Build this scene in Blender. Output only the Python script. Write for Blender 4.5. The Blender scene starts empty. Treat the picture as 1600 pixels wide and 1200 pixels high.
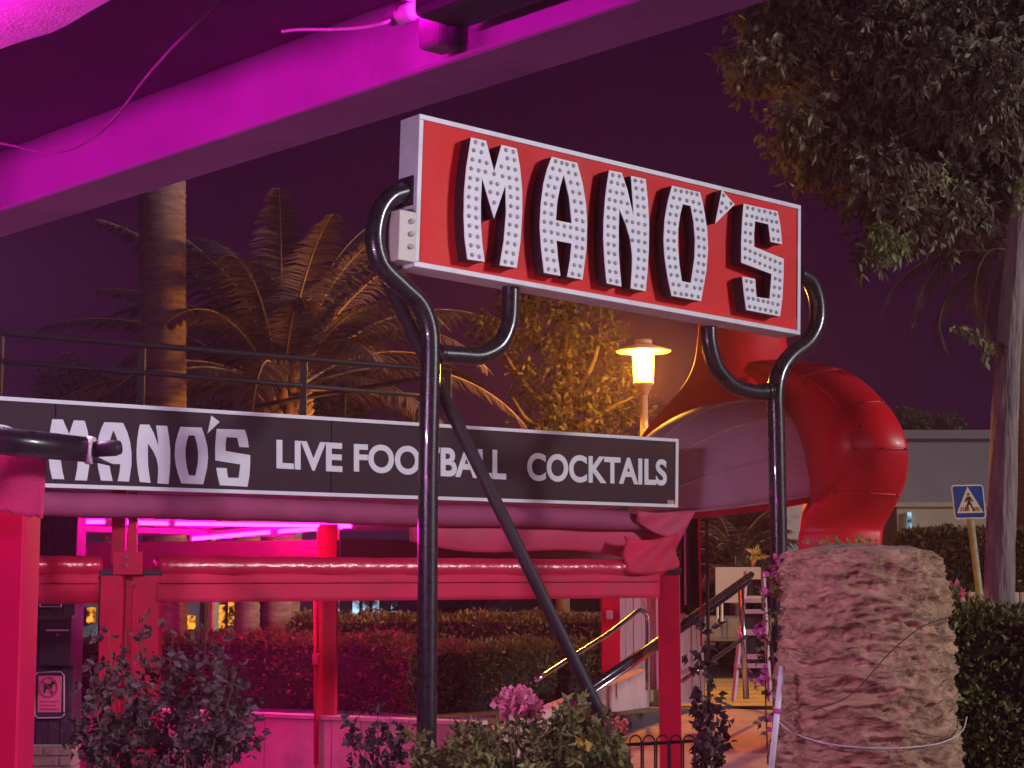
import bpy, bmesh, math, random
import numpy as np
from mathutils import Vector, Matrix

R = math.radians
random.seed(7)
rng = np.random.default_rng(7)
scene = bpy.context.scene

# ------------------------------------------------------------------ camera, sky, sun, exposure
F = 2889.0                      # focal length in pixels of the 1600 px wide frame
HORIZON = 950.0
PITCH = math.atan((HORIZON - 600.0) / F)
EYE = Vector((0, 0, 1.6))
cam_data = bpy.data.cameras.new('camera')
cam_data.sensor_width = 36.0
cam_data.lens = F / 1600.0 * 36.0
cam_data.clip_end = 600.0
cam = bpy.data.objects.new('camera', cam_data)
scene.collection.objects.link(cam)
cam.location = EYE
cam.rotation_euler = (math.pi / 2 + PITCH, 0, 0)
scene.camera = cam

world = bpy.data.worlds.new('World')
scene.world = world
world.use_nodes = True
bgn = world.node_tree.nodes['Background']
bgn.inputs['Color'].default_value = (0.021, 0.0004, 0.019, 1)   # town-lit night sky, violet from the neon
bgn.inputs['Strength'].default_value = 0.85

SUN_DIR = Vector((-0.91, 0.38, -0.26)).normalized()             # the way the light travels
sun_data = bpy.data.lights.new('sun', 'SUN')
sun_data.energy = 1.9
sun_data.angle = R(7.0)
sun_data.color = (0.93, 0.92, 1.0)
sun = bpy.data.objects.new('sun', sun_data)
scene.collection.objects.link(sun)
sun.rotation_euler = SUN_DIR.to_track_quat('-Z', 'Y').to_euler()

scene.view_settings.view_transform = 'Standard'
scene.view_settings.look = 'None'
scene.view_settings.exposure = 0.0
scene.view_settings.gamma = 1.0
scene.render.engine = 'CYCLES'
scene.cycles.use_denoising = True
scene.cycles.max_bounces = 6
scene.cycles.sample_clamp_indirect = 4.0

# ------------------------------------------------------------------ helpers
CF = Vector((0, math.cos(PITCH), math.sin(PITCH)))
CU = Vector((0, -math.sin(PITCH), math.cos(PITCH)))


def ray(px, py):
    return CF + Vector((1, 0, 0)) * ((px - 800.0) / F) + CU * ((600.0 - py) / F)


def P(px, py, Y):
    d = ray(px, py)
    return EYE + d * (Y / d.y)


def G(px, py, z):
    d = ray(px, py)
    return EYE + d * ((z - EYE.z) / d.z)


def on_plane(px, py, o, n):
    d = ray(px, py)
    return EYE + d * ((o - EYE).dot(n) / d.dot(n))


def link(o):
    scene.collection.objects.link(o)
    return o


def thing(name, label, cat, loc=(0, 0, 0), group=None):
    o = bpy.data.objects.new(name, None)
    link(o)
    o.location = loc
    o.empty_display_size = 0.2
    o['label'] = label
    o['category'] = cat
    if group:
        o['group'] = group
    return o


def tag(o, label, cat, group=None):
    o['label'] = label
    o['category'] = cat
    if group:
        o['group'] = group
    return o


def total_loc(p):
    v = Vector((0, 0, 0))
    while p is not None:
        v = v + Vector(p.location)
        p = p.parent
        break
    return v


def adopt(o, parent):
    if parent is not None:
        o.parent = parent
        root = parent
        while root.parent is not None:
            root = root.parent
        if root is parent:
            o.matrix_parent_inverse = Matrix.Translation(-Vector(root.location))
        else:
            o.matrix_parent_inverse = Matrix.Translation(-Vector(parent.location))
    return o


def pydata(name, verts, faces, mat, parent=None, smooth=False):
    me = bpy.data.meshes.new(name)
    me.from_pydata([tuple(v) for v in verts], [], faces)
    me.update()
    if smooth:
        me.polygons.foreach_set('use_smooth', [True] * len(me.polygons))
    if mat is not None:
        me.materials.append(mat)
    o = bpy.data.objects.new(name, me)
    link(o)
    return adopt(o, parent)


class MB:
    """collects shapes of ONE part"""

    def __init__(self):
        self.v = []
        self.f = []

    def add(self, verts, faces):
        b = len(self.v)
        self.v.extend([Vector(x) for x in verts])
        self.f.extend([tuple(i + b for i in f) for f in faces])
        return self

    def box(self, o, a, b, c):
        """parallelepiped: corner o, edge vectors a b c"""
        o, a, b, c = map(Vector, (o, a, b, c))
        vs = [o, o + a, o + a + b, o + b, o + c, o + a + c, o + a + b + c, o + b + c]
        fs = [(0, 3, 2, 1), (4, 5, 6, 7), (0, 1, 5, 4), (1, 2, 6, 5), (2, 3, 7, 6), (3, 0, 4, 7)]
        if a.cross(b).dot(c) < 0:
            fs = [tuple(reversed(f)) for f in fs]
        return self.add(vs, fs)

    def cbox(self, c, size, rz=0.0):
        c = Vector(c)
        m = Matrix.Rotation(rz, 3, 'Z')
        a, b, d = m @ Vector((size[0], 0, 0)), m @ Vector((0, size[1], 0)), Vector((0, 0, size[2]))
        return self.box(c - a / 2 - b / 2 - d / 2, a, b, d)

    def tube(self, pts, rad, seg=10, cap=True):
        pts = [Vector(p) for p in pts]
        n = len(pts)
        rads = rad if isinstance(rad, (list, tuple)) else [rad] * n
        t0 = (pts[1] - pts[0]).normalized()
        ref = Vector((0, 0, 1)) if abs(t0.z) < 0.9 else Vector((1, 0, 0))
        nv = t0.cross(ref).normalized()
        vs = []
        for i in range(n):
            t = (pts[min(i + 1, n - 1)] - pts[max(i - 1, 0)]).normalized()
            nv = (nv - t * nv.dot(t)).normalized()
            bv = t.cross(nv)
            for k in range(seg):
                a = 2 * math.pi * k / seg
                vs.append(pts[i] + (nv * math.cos(a) + bv * math.sin(a)) * rads[i])
        fs = []
        for i in range(n - 1):
            for k in range(seg):
                k2 = (k + 1) % seg
                fs.append((i * seg + k, i * seg + k2, (i + 1) * seg + k2, (i + 1) * seg + k))
        if cap:
            fs.append(tuple(range(seg - 1, -1, -1)))
            fs.append(tuple((n - 1) * seg + k for k in range(seg)))
        return self.add(vs, fs)

    def grid(self, rows):
        nr, nc = len(rows), len(rows[0])
        vs = [p for r in rows for p in r]
        fs = [(i * nc + j, i * nc + j + 1, (i + 1) * nc + j + 1, (i + 1) * nc + j)
              for i in range(nr - 1) for j in range(nc - 1)]
        return self.add(vs, fs)

    def slab(self, rows, off):
        """a sheet of rows with real thickness along off (a vector, or function of a point)"""
        nr, nc = len(rows), len(rows[0])
        f = off if callable(off) else (lambda p: Vector(off))
        top = [Vector(p) for r in rows for p in r]
        bot = [p + f(p) for p in top]
        n = len(top)
        fs = []
        for i in range(nr - 1):
            for j in range(nc - 1):
                q = (i * nc + j, i * nc + j + 1, (i + 1) * nc + j + 1, (i + 1) * nc + j)
                fs.append(q)
                fs.append(tuple(k + n for k in reversed(q)))
        rim = ([i for i in range(nc)] + [i * nc + nc - 1 for i in range(1, nr)]
               + [(nr - 1) * nc + j for j in range(nc - 2, -1, -1)] + [i * nc for i in range(nr - 2, 0, -1)])
        for a, b in zip(rim, rim[1:] + rim[:1]):
            fs.append((b, a, a + n, b + n))
        return self.add(top + bot, fs)

    def lathe(self, prof, c, seg=24):
        c = Vector(c)
        rows = []
        for r, z in prof:
            rows.append([c + Vector((r * math.cos(2 * math.pi * k / seg), r * math.sin(2 * math.pi * k / seg), z)) for k in range(seg)])
        vs = [p for r in rows for p in r]
        fs = []
        for i in range(len(rows) - 1):
            for k in range(seg):
                k2 = (k + 1) % seg
                fs.append((i * seg + k, i * seg + k2, (i + 1) * seg + k2, (i + 1) * seg + k))
        fs.append(tuple(range(seg - 1, -1, -1)))
        fs.append(tuple((len(rows) - 1) * seg + k for k in range(seg)))
        return self.add(vs, fs)

    def build(self, name, mat, parent=None, smooth=False, bevel=0.0):
        o = pydata(name, self.v, self.f, mat, parent, smooth)
        if bevel:
            m = o.modifiers.new('bevel', 'BEVEL')
            m.width = bevel
            m.segments = 2
            m.limit_method = 'ANGLE'
        return o


def spline(pts, n=8):
    """Catmull-Rom through points"""
    pts = [Vector(p) for p in pts]
    out = []
    ext = [pts[0] * 2 - pts[1]] + pts + [pts[-1] * 2 - pts[-2]]
    for i in range(len(pts) - 1):
        p0, p1, p2, p3 = ext[i:i + 4]
        for k in range(n):
            t = k / n
            out.append(0.5 * ((2 * p1) + (p2 - p0) * t + (2 * p0 - 5 * p1 + 4 * p2 - p3) * t * t + (3 * p1 - p0 - 3 * p2 + p3) * t ** 3))
    out.append(pts[-1])
    return out


# ------------------------------------------------------------------ materials
def mat(name, col, rough=0.6, var=0.18, scale=6.0, bump=0.0, bscale=40.0, metal=0.0, coat=0.0, spec=0.5, stretch=(1, 1, 1), dirt=None, dirt_scale=1.6):
    m = bpy.data.materials.new(name)
    m.use_nodes = True
    nt = m.node_tree
    b = nt.nodes['Principled BSDF']
    tc = nt.nodes.new('ShaderNodeTexCoord')
    mp = nt.nodes.new('ShaderNodeMapping')
    mp.inputs['Scale'].default_value = stretch
    nt.links.new(tc.outputs['Object'], mp.inputs['Vector'])
    nz = nt.nodes.new('ShaderNodeTexNoise')
    nz.inputs['Scale'].default_value = scale
    nz.inputs['Detail'].default_value = 6
    nt.links.new(mp.outputs['Vector'], nz.inputs['Vector'])
    rp = nt.nodes.new('ShaderNodeValToRGB')
    lo = [max(0, c * (1 - var)) for c in col]
    hi = [min(1, c * (1 + var)) for c in col]
    rp.color_ramp.elements[0].position = 0.3
    rp.color_ramp.elements[1].position = 0.7
    rp.color_ramp.elements[0].color = (*lo, 1)
    rp.color_ramp.elements[1].color = (*hi, 1)
    nt.links.new(nz.outputs['Fac'], rp.inputs['Fac'])
    cout = rp.outputs['Color']
    if dirt:
        n3 = nt.nodes.new('ShaderNodeTexNoise')
        n3.inputs['Scale'].default_value = dirt_scale
        n3.inputs['Detail'].default_value = 9
        n3.inputs['Roughness'].default_value = 0.7
        nt.links.new(mp.outputs['Vector'], n3.inputs['Vector'])
        r3 = nt.nodes.new('ShaderNodeValToRGB')
        r3.color_ramp.elements[0].position = 0.50
        r3.color_ramp.elements[1].position = 0.68
        nt.links.new(n3.outputs['Fac'], r3.inputs['Fac'])
        mx = nt.nodes.new('ShaderNodeMixRGB')
        mx.inputs['Color2'].default_value = (*dirt, 1)
        nt.links.new(r3.outputs['Color'], mx.inputs['Fac'])
        nt.links.new(cout, mx.inputs['Color1'])
        cout = mx.outputs['Color']
    nt.links.new(cout, b.inputs['Base Color'])
    mr = nt.nodes.new('ShaderNodeMapRange')
    mr.inputs['To Min'].default_value = max(0.02, rough * 0.8)
    mr.inputs['To Max'].default_value = min(1, rough * 1.2)
    nt.links.new(nz.outputs['Fac'], mr.inputs['Value'])
    nt.links.new(mr.outputs['Result'], b.inputs['Roughness'])
    b.inputs['Metallic'].default_value = metal
    b.inputs['Specular IOR Level'].default_value = spec
    b.inputs['Coat Weight'].default_value = coat
    if bump:
        n2 = nt.nodes.new('ShaderNodeTexNoise')
        n2.inputs['Scale'].default_value = bscale
        n2.inputs['Detail'].default_value = 8
        nt.links.new(mp.outputs['Vector'], n2.inputs['Vector'])
        bp = nt.nodes.new('ShaderNodeBump')
        bp.inputs['Strength'].default_value = bump
        bp.inputs['Distance'].default_value = 0.02
        nt.links.new(n2.outputs['Fac'], bp.inputs['Height'])
        nt.links.new(bp.outputs['Normal'], b.inputs['Normal'])
    return m


def emis(name, col, strength, clear=0.0, noise=0.0):
    m = bpy.data.materials.new(name)
    m.use_nodes = True
    nt = m.node_tree
    nt.nodes.remove(nt.nodes['Principled BSDF'])
    e = nt.nodes.new('ShaderNodeEmission')
    e.inputs['Color'].default_value = (*col, 1)
    e.inputs['Strength'].default_value = strength
    if noise:
        tc = nt.nodes.new('ShaderNodeTexCoord')
        nz = nt.nodes.new('ShaderNodeTexNoise')
        nz.inputs['Scale'].default_value = noise
        nz.inputs['Detail'].default_value = 4
        nt.links.new(tc.outputs['Object'], nz.inputs['Vector'])
        mr = nt.nodes.new('ShaderNodeMapRange')
        mr.inputs['From Min'].default_value = 0.42
        mr.inputs['From Max'].default_value = 0.62
        mr.inputs['To Min'].default_value = 0.02
        mr.inputs['To Max'].default_value = strength
        nt.links.new(nz.outputs['Fac'], mr.inputs['Value'])
        nt.links.new(mr.outputs['Result'], e.inputs['Strength'])
    nt.links.new(e.outputs['Emission'], nt.nodes['Material Output'].inputs['Surface'])
    if clear:
        tr = nt.nodes.new('ShaderNodeBsdfTransparent')
        mx = nt.nodes.new('ShaderNodeMixShader')
        mx.inputs['Fac'].default_value = clear
        nt.links.new(e.outputs['Emission'], mx.inputs[1])
        nt.links.new(tr.outputs['BSDF'], mx.inputs[2])
        nt.links.new(mx.outputs['Shader'], nt.nodes['Material Output'].inputs['Surface'])
    return m


def leaf_mat(name, c1, c2, rough=0.55, trans=0.25):
    m = bpy.data.materials.new(name)
    m.use_nodes = True
    nt = m.node_tree
    b = nt.nodes['Principled BSDF']
    g = nt.nodes.new('ShaderNodeNewGeometry')
    rp = nt.nodes.new('ShaderNodeValToRGB')
    rp.color_ramp.elements[0].color = (*c1, 1)
    rp.color_ramp.elements[1].color = (*c2, 1)
    nt.links.new(g.outputs['Random Per Island'], rp.inputs['Fac'])
    nt.links.new(rp.outputs['Color'], b.inputs['Base Color'])
    b.inputs['Roughness'].default_value = rough
    b.inputs['Specular IOR Level'].default_value = 0.4
    t = nt.nodes.new('ShaderNodeBsdfTranslucent')
    nt.links.new(rp.outputs['Color'], t.inputs['Color'])
    mx = nt.nodes.new('ShaderNodeMixShader')
    mx.inputs['Fac'].default_value = trans
    nt.links.new(b.outputs['BSDF'], mx.inputs[1])
    nt.links.new(t.outputs['BSDF'], mx.inputs[2])
    nt.links.new(mx.outputs['Shader'], nt.nodes['Material Output'].inputs['Surface'])
    return m


def clear_plastic(name, tint):
    m = bpy.data.materials.new(name)
    m.use_nodes = True
    nt = m.node_tree
    b = nt.nodes['Principled BSDF']
    b.inputs['Base Color'].default_value = (*tint, 1)
    b.inputs['Roughness'].default_value = 0.3
    b.inputs['Coat Weight'].default_value = 0.6
    b.inputs['Coat Roughness'].default_value = 0.14
    tc = nt.nodes.new('ShaderNodeTexCoord')
    nz = nt.nodes.new('ShaderNodeTexNoise')
    nz.inputs['Scale'].default_value = 16
    nz.inputs['Detail'].default_value = 5
    nt.links.new(tc.outputs['Object'], nz.inputs['Vector'])
    bp = nt.nodes.new('ShaderNodeBump')
    bp.inputs['Strength'].default_value = 0.30
    bp.inputs['Distance'].default_value = 0.03
    nt.links.new(nz.outputs['Fac'], bp.inputs['Height'])
    nt.links.new(bp.outputs['Normal'], b.inputs['Normal'])
    nt.links.new(bp.outputs['Normal'], b.inputs['Coat Normal'])
    return m


NEON = (1.0, 0.015, 0.78)
M = {
    'sign_red': mat('sign_red', (0.82, 0.018, 0.020), 0.5, 0.08, 3.0, spec=0.15, dirt=(0.82, 0.05, 0.032), dirt_scale=1.3),
    'letter_side': mat('letter_side', (0.028, 0.010, 0.020), 0.5, 0.2, 10),
    'white_metal': mat('white_metal', (0.78, 0.78, 0.80), 0.42, 0.06, 12, dirt=(0.6, 0.58, 0.6), dirt_scale=3),
    'letter_white': mat('letter_white', (0.84, 0.85, 0.88), 0.45, 0.05, 8, dirt=(0.76, 0.72, 0.86), dirt_scale=2.4),
    'bulb': mat('bulb', (0.62, 0.60, 0.52), 0.2, 0.3, 60),
    'bulb_ring': mat('bulb_ring', (0.48, 0.46, 0.50), 0.4, 0.2, 60),
    'cream_plastic': mat('cream_plastic', (0.62, 0.57, 0.48), 0.45, 0.06, 12),
    'black_steel': mat('black_steel', (0.018, 0.016, 0.020), 0.28, 0.3, 20, metal=0.0, coat=0.4, bump=0.03, bscale=60),
    'matt_black': mat('matt_black', (0.022, 0.018, 0.022), 0.6, 0.3, 20),
    'board_black': mat('board_black', (0.026, 0.0085, 0.016), 0.55, 0.22, 3, spec=0.15),
    'print_white': mat('print_white', (0.66, 0.68, 0.70), 0.5, 0.06, 6, dirt=(0.6, 0.56, 0.66)),
    'orange_sticker': mat('orange_sticker', (0.42, 0.20, 0.11), 0.6, 0.2, 60),
    'red_paint': mat('red_paint', (0.60, 0.006, 0.045), 0.45, 0.18, 5, bump=0.05, spec=.25, dirt=(0.42, 0.006, 0.035), dirt_scale=2.5),
    'red_column': mat('red_column', (0.74, 0.002, 0.09), 0.5, 0.06, 2),
    'red_fabric': mat('red_fabric', (0.60, 0.008, 0.060), 0.75, 0.2, 3, bump=0.12, bscale=90),
    'pink_fabric': mat('pink_fabric', (0.66, 0.04, 0.17), 0.85, 0.12, 5, bump=0.25, bscale=120),
    'roll_fabric': mat('roll_fabric', (0.32, 0.05, 0.13), 0.8, 0.2, 4, bump=0.1, bscale=70),
    'header_cloth': mat('header_cloth', (0.13, 0.02, 0.05), 0.8, 0.25, 3, bump=0.1, bscale=40),
    'drape': mat('drape', (0.50, 0.03, 0.10), 0.7, 0.15, 3, bump=0.1, bscale=60),
    'clear_roll': clear_plastic('clear_roll', (0.58, 0.012, 0.055)),
    'canopy': mat('canopy', (0.80, 0.60, 0.70), 0.75, 0.12, 3, bump=0.08, bscale=90),
    'canopy_trim': mat('canopy_trim', (0.72, 0.60, 0.60), 0.7, 0.1, 8),
    'slide_red': mat('slide_red', (0.80, 0.010, 0.020), 0.42, 0.10, 2.5, coat=0.05, dirt=(0.62, 0.010, 0.022), dirt_scale=2),
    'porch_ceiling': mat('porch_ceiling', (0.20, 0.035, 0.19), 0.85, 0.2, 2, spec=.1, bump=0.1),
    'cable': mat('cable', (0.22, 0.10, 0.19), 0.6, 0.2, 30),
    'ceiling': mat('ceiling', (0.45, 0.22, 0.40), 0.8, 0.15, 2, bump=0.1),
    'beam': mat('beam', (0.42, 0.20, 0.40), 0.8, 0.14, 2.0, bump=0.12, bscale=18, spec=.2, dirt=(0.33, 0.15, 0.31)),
    'soffit': mat('soffit', (0.55, 0.45, 0.5), 0.9, 0.10, 20, bump=0.3, bscale=120),
    'dark_wood': mat('dark_wood', (0.055, 0.014, 0.040), 0.6, 0.35, 4, bump=0.25, bscale=20, stretch=(4, 4, 0.6)),  # magenta light on the pillar put into the wood colour
    'brick': mat('brick', (0.34, 0.20, 0.18), 0.85, 0.3, 14, bump=0.4, bscale=50),
    'plaster': mat('plaster', (0.58, 0.38, 0.38), 0.85, 0.14, 3, bump=0.15, bscale=25, dirt=(0.36, 0.26, 0.26), dirt_scale=2.4),
    'stone_cap': mat('stone_cap', (0.55, 0.46, 0.44), 0.8, 0.14, 6, bump=0.15),
    'concrete': mat('concrete', (0.34, 0.31, 0.28), 0.9, 0.2, 3, bump=0.3, bscale=30, dirt=(0.22, 0.20, 0.17)),
    'asphalt': mat('asphalt', (0.060, 0.060, 0.066), 0.85, 0.25, 8, bump=0.3, bscale=120),
    'soil': mat('soil', (0.10, 0.065, 0.045), 0.95, 0.4, 5, bump=0.5, bscale=20),
    'paving': mat('paving', (0.30, 0.24, 0.24), 0.8, 0.2, 3, bump=0.1),
    'zebra': mat('zebra', (0.72, 0.52, 0.18), 0.7, 0.15, 10),
    'steel': mat('steel', (0.62, 0.62, 0.64), 0.18, 0.06, 14, metal=1.0),
    'grey_wall': mat('grey_wall', (0.27, 0.245, 0.27), 0.9, 0.08, 1.2, bump=0.1, bscale=8),
    'beige_wall': mat('beige_wall', (0.50, 0.46, 0.34), 0.9, 0.08, 2, bump=0.1),
    'pale_panel': mat('pale_panel', (0.52, 0.54, 0.56), 0.6, 0.06, 4),
    'pink_print': mat('pink_print', (0.72, 0.36, 0.56), 0.6, 0.05, 8),
    'plank_white': mat('plank_white', (0.58, 0.55, 0.52), 0.75, 0.12, 8, bump=0.2, stretch=(4, 4, .6)),
    'sign_blue': mat('sign_blue', (0.015, 0.075, 0.42), 0.3, 0.08, 6),
    'pole_green': mat('pole_green', (0.34, 0.36, 0.24), 0.6, 0.2, 8, bump=0.1),
    'bark': mat('bark', (0.26, 0.19, 0.17), 0.9, 0.35, 7, bump=0.8, bscale=16, stretch=(3, 3, 0.5)),
    'palm_bark': mat('palm_bark', (0.21, 0.13, 0.12), 0.9, 0.35, 5, bump=0.8, bscale=18, stretch=(1, 1, 5)),
    'stump': mat('stump', (0.50, 0.31, 0.195), 0.95, 0.35, 9, bump=1.0, bscale=34, spec=.1, stretch=(1, 1, 2.2), dirt=(0.14, 0.085, 0.065), dirt_scale=6),
    'stump_top': mat('stump_top', (0.42, 0.32, 0.24), 0.95, 0.3, 10, bump=0.6),
    'rachis': mat('rachis', (0.34, 0.22, 0.09), 0.55, 0.2, 8),
    'petiole_boot': mat('petiole_boot', (0.42, 0.22, 0.08), 0.7, 0.3, 12, bump=0.3),
    'twig': mat('twig', (0.10, 0.065, 0.04), 0.85, 0.3, 20),
    'tree_leaf': leaf_mat('tree_leaf', (0.20, 0.14, 0.10), (0.30, 0.28, 0.16)),
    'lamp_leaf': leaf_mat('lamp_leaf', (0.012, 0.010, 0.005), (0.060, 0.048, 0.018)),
    'palm_leaf': leaf_mat('palm_leaf', (0.10, 0.058, 0.078), (0.14, 0.090, 0.105)),  # neon's purple cast put into the frond colour
    'hedge_leaf': leaf_mat('hedge_leaf', (0.07, 0.06, 0.018), (0.20, 0.16, 0.05)),
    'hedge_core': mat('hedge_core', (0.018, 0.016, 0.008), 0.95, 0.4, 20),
    'bright_leaf': leaf_mat('bright_leaf', (0.16, 0.20, 0.06), (0.36, 0.42, 0.14)),
    'rose_leaf': leaf_mat('rose_leaf', (0.045, 0.024, 0.026), (0.085, 0.055, 0.045), trans=0.15),
    'shrub_leaf': leaf_mat('shrub_leaf', (0.09, 0.11, 0.03), (0.30, 0.34, 0.10)),
    'yellow_leaf': leaf_mat('yellow_leaf', (0.55, 0.36, 0.04), (0.7, 0.5, 0.08)),
    'pink_petal': leaf_mat('pink_petal', (0.75, 0.18, 0.34), (0.85, 0.34, 0.48)),
    'coral_petal': leaf_mat('coral_petal', (0.8, 0.12, 0.14), (0.85, 0.22, 0.22)),
    'bract': leaf_mat('bract', (0.55, 0.07, 0.36), (0.72, 0.16, 0.50)),
    'rope': mat('rope', (0.7, 0.66, 0.62), 0.8, 0.1, 60),
    'teal_tarp': mat('teal_tarp', (0.32, 0.52, 0.55), 0.7, 0.1, 3),
    'car_silver': mat('car_silver', (0.45, 0.46, 0.48), 0.25, 0.05, 3, metal=0.6, coat=1),
    'car_dark': mat('car_dark', (0.03, 0.035, 0.05), 0.25, 0.05, 3, coat=1),
    'car_white': mat('car_white', (0.6, 0.6, 0.6), 0.3, 0.05, 3, coat=1),
    'glass_dark': mat('glass_dark', (0.02, 0.024, 0.03), 0.05, 0.1, 3, spec=0.8),
    'rubber': mat('rubber', (0.02, 0.02, 0.02), 0.8, 0.2, 20),
    'tail_red': mat('tail_red', (0.5, 0.02, 0.03), 0.2, 0.1, 20),
    'pink_ladder': mat('pink_ladder', (0.62, 0.44, 0.52), 0.6, 0.12, 8),
    'chalkboard': mat('chalkboard', (0.03, 0.024, 0.036), 0.7, 0.3, 6),
    'no_dog_pink': mat('no_dog_pink', (0.85, 0.13, 0.30), 0.5, 0.05, 8),  # magenta light on the notice put into its colour
    'no_dog_red': mat('no_dog_red', (0.62, 0.03, 0.10), 0.5, 0.1, 8),
    'neon': emis('neon', (1.0, 0.0012, 0.36), 230.0),
    'porch_neon': emis('porch_neon', (1.0, 0.0015, 0.75), 62.0),
    'eave_light': emis('eave_light', (0.86, 0.56, 0.92), 560.0),
    'neon_dim': emis('neon_dim', NEON, 3.0),
    'lamp_glow': emis('lamp_glow', (1.0, 0.48, 0.02), 70.0, 0.5),
    'cool_light': emis('cool_light', (0.45, 0.72, 1.0), 1.5, noise=3.0),
    'warm_light': emis('warm_light', (1.0, 0.36, 0.03), 1.6, noise=9.0),
    'warm_bulb': emis('warm_bulb', (1.0, 0.75, 0.35), 6.0),
    'lamp_metal': mat('lamp_metal', (0.55, 0.45, 0.22), 0.5, 0.2, 10),
}

# ------------------------------------------------------------------ ground
g = MB().grid([[(-200, -20, 0), (200, -20, 0)], [(-200, 400, 0), (200, 400, 0)]]).build('ground', M['paving'])
g['kind'] = 'structure'
STREET = 0.60


def street_poly():
    # raised street level behind the terrace's low wall
    mb = MB()
    a, b, c, d = Vector((-60, 40, 0)), Vector((-4.6, 18.95, 0)), Vector((-0.15, 16.2, 0)), Vector((0.35, 17.2, 0))
    edge = [Vector((-60, 19.6, 0)), Vector((-4.6, 19.0, 0)), Vector((-0.15, 16.25, 0)), Vector((2.35, 19.3, 0)), Vector((9, 19.3, 0)), Vector((60, 19.3, 0))]
    far = [Vector((p.x * 3, 200, 0)) for p in edge]
    rows = [[p + Vector((0, 0, STREET)) for p in edge], [p + Vector((0, 0, STREET)) for p in far]]
    mb.slab(rows, (0, 0, -STREET + 0.004))
    return mb


st = street_poly().build('street', M['asphalt'])
st['kind'] = 'structure'

# ------------------------------------------------------------------ the big pole sign
SL = P(651, 300, 12.0)
SR = P(1249.5, 424, 14.27)
hdir = Vector((SR.x - SL.x, SR.y - SL.y, 0)).normalized()
SN = Vector((hdir.y, -hdir.x, 0))                    # towards the viewer
SO = Vector((SL.x, SL.y, 0))


def sp(px, py, off=0.0):
    return on_plane(px, py, SO + SN * off, SN)


TL, TR, BR, BL = sp(651.5, 176), sp(1248.5, 322), sp(1250.5, 523), sp(648.5, 418)
sign_u = ((TR - TL) + (BR - BL)).normalized()
sign_v = (Vector((0, 0, 1)) - sign_u * sign_u.z).normalized()
SLEN = ((TR - TL).dot(sign_u) + (BR - BL).dot(sign_u)) / 2
SHGT = ((TL - BL).dot(sign_v) + (TR - BR).dot(sign_v)) / 2
mid = (TL + TR + BR + BL) / 4
S0 = mid - sign_u * SLEN / 2 - sign_v * SHGT / 2      # lower left of the face
TH = 0.21

sign = thing('pole_sign', 'big red sign box with white bulb-studded MANO\'S letters raised on bent black tube poles', 'sign', (mid.x, mid.y, 0))
FR = 0.035
hb = MB()
hb.box(S0 - SN * TH, sign_u * SLEN, sign_v * SHGT, SN * (TH - 0.012))
hb.build('housing', M['white_metal'], sign, bevel=0.004)
for nm, o, a, b in (('frame_rail', S0, sign_u * SLEN, sign_v * FR), ('frame_rail', S0 + sign_v * (SHGT - FR), sign_u * SLEN, sign_v * FR),
                    ('frame_rail', S0 + sign_v * (FR + .001), sign_u * FR, sign_v * (SHGT - 2 * FR - .002)),
                    ('frame_rail', S0 + sign_u * (SLEN - FR) + sign_v * (FR + .001), sign_u * FR, sign_v * (SHGT - 2 * FR - .002))):
    MB().box(o - SN * 0.010, a, b, SN * 0.022).build(nm, M['white_metal'], sign, bevel=0.003)
MB().box(S0 + sign_u * (FR + .001) + sign_v * (FR + .001) - SN * 0.010, sign_u * (SLEN - 2 * FR - .002), sign_v * (SHGT - 2 * FR - .002), SN * 0.012).build('face_panel', M['sign_red'], sign)


def crop(ox, oy, s):
    return lambda pts: [(ox + x / s, oy + y / s) for x, y in pts]


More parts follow.
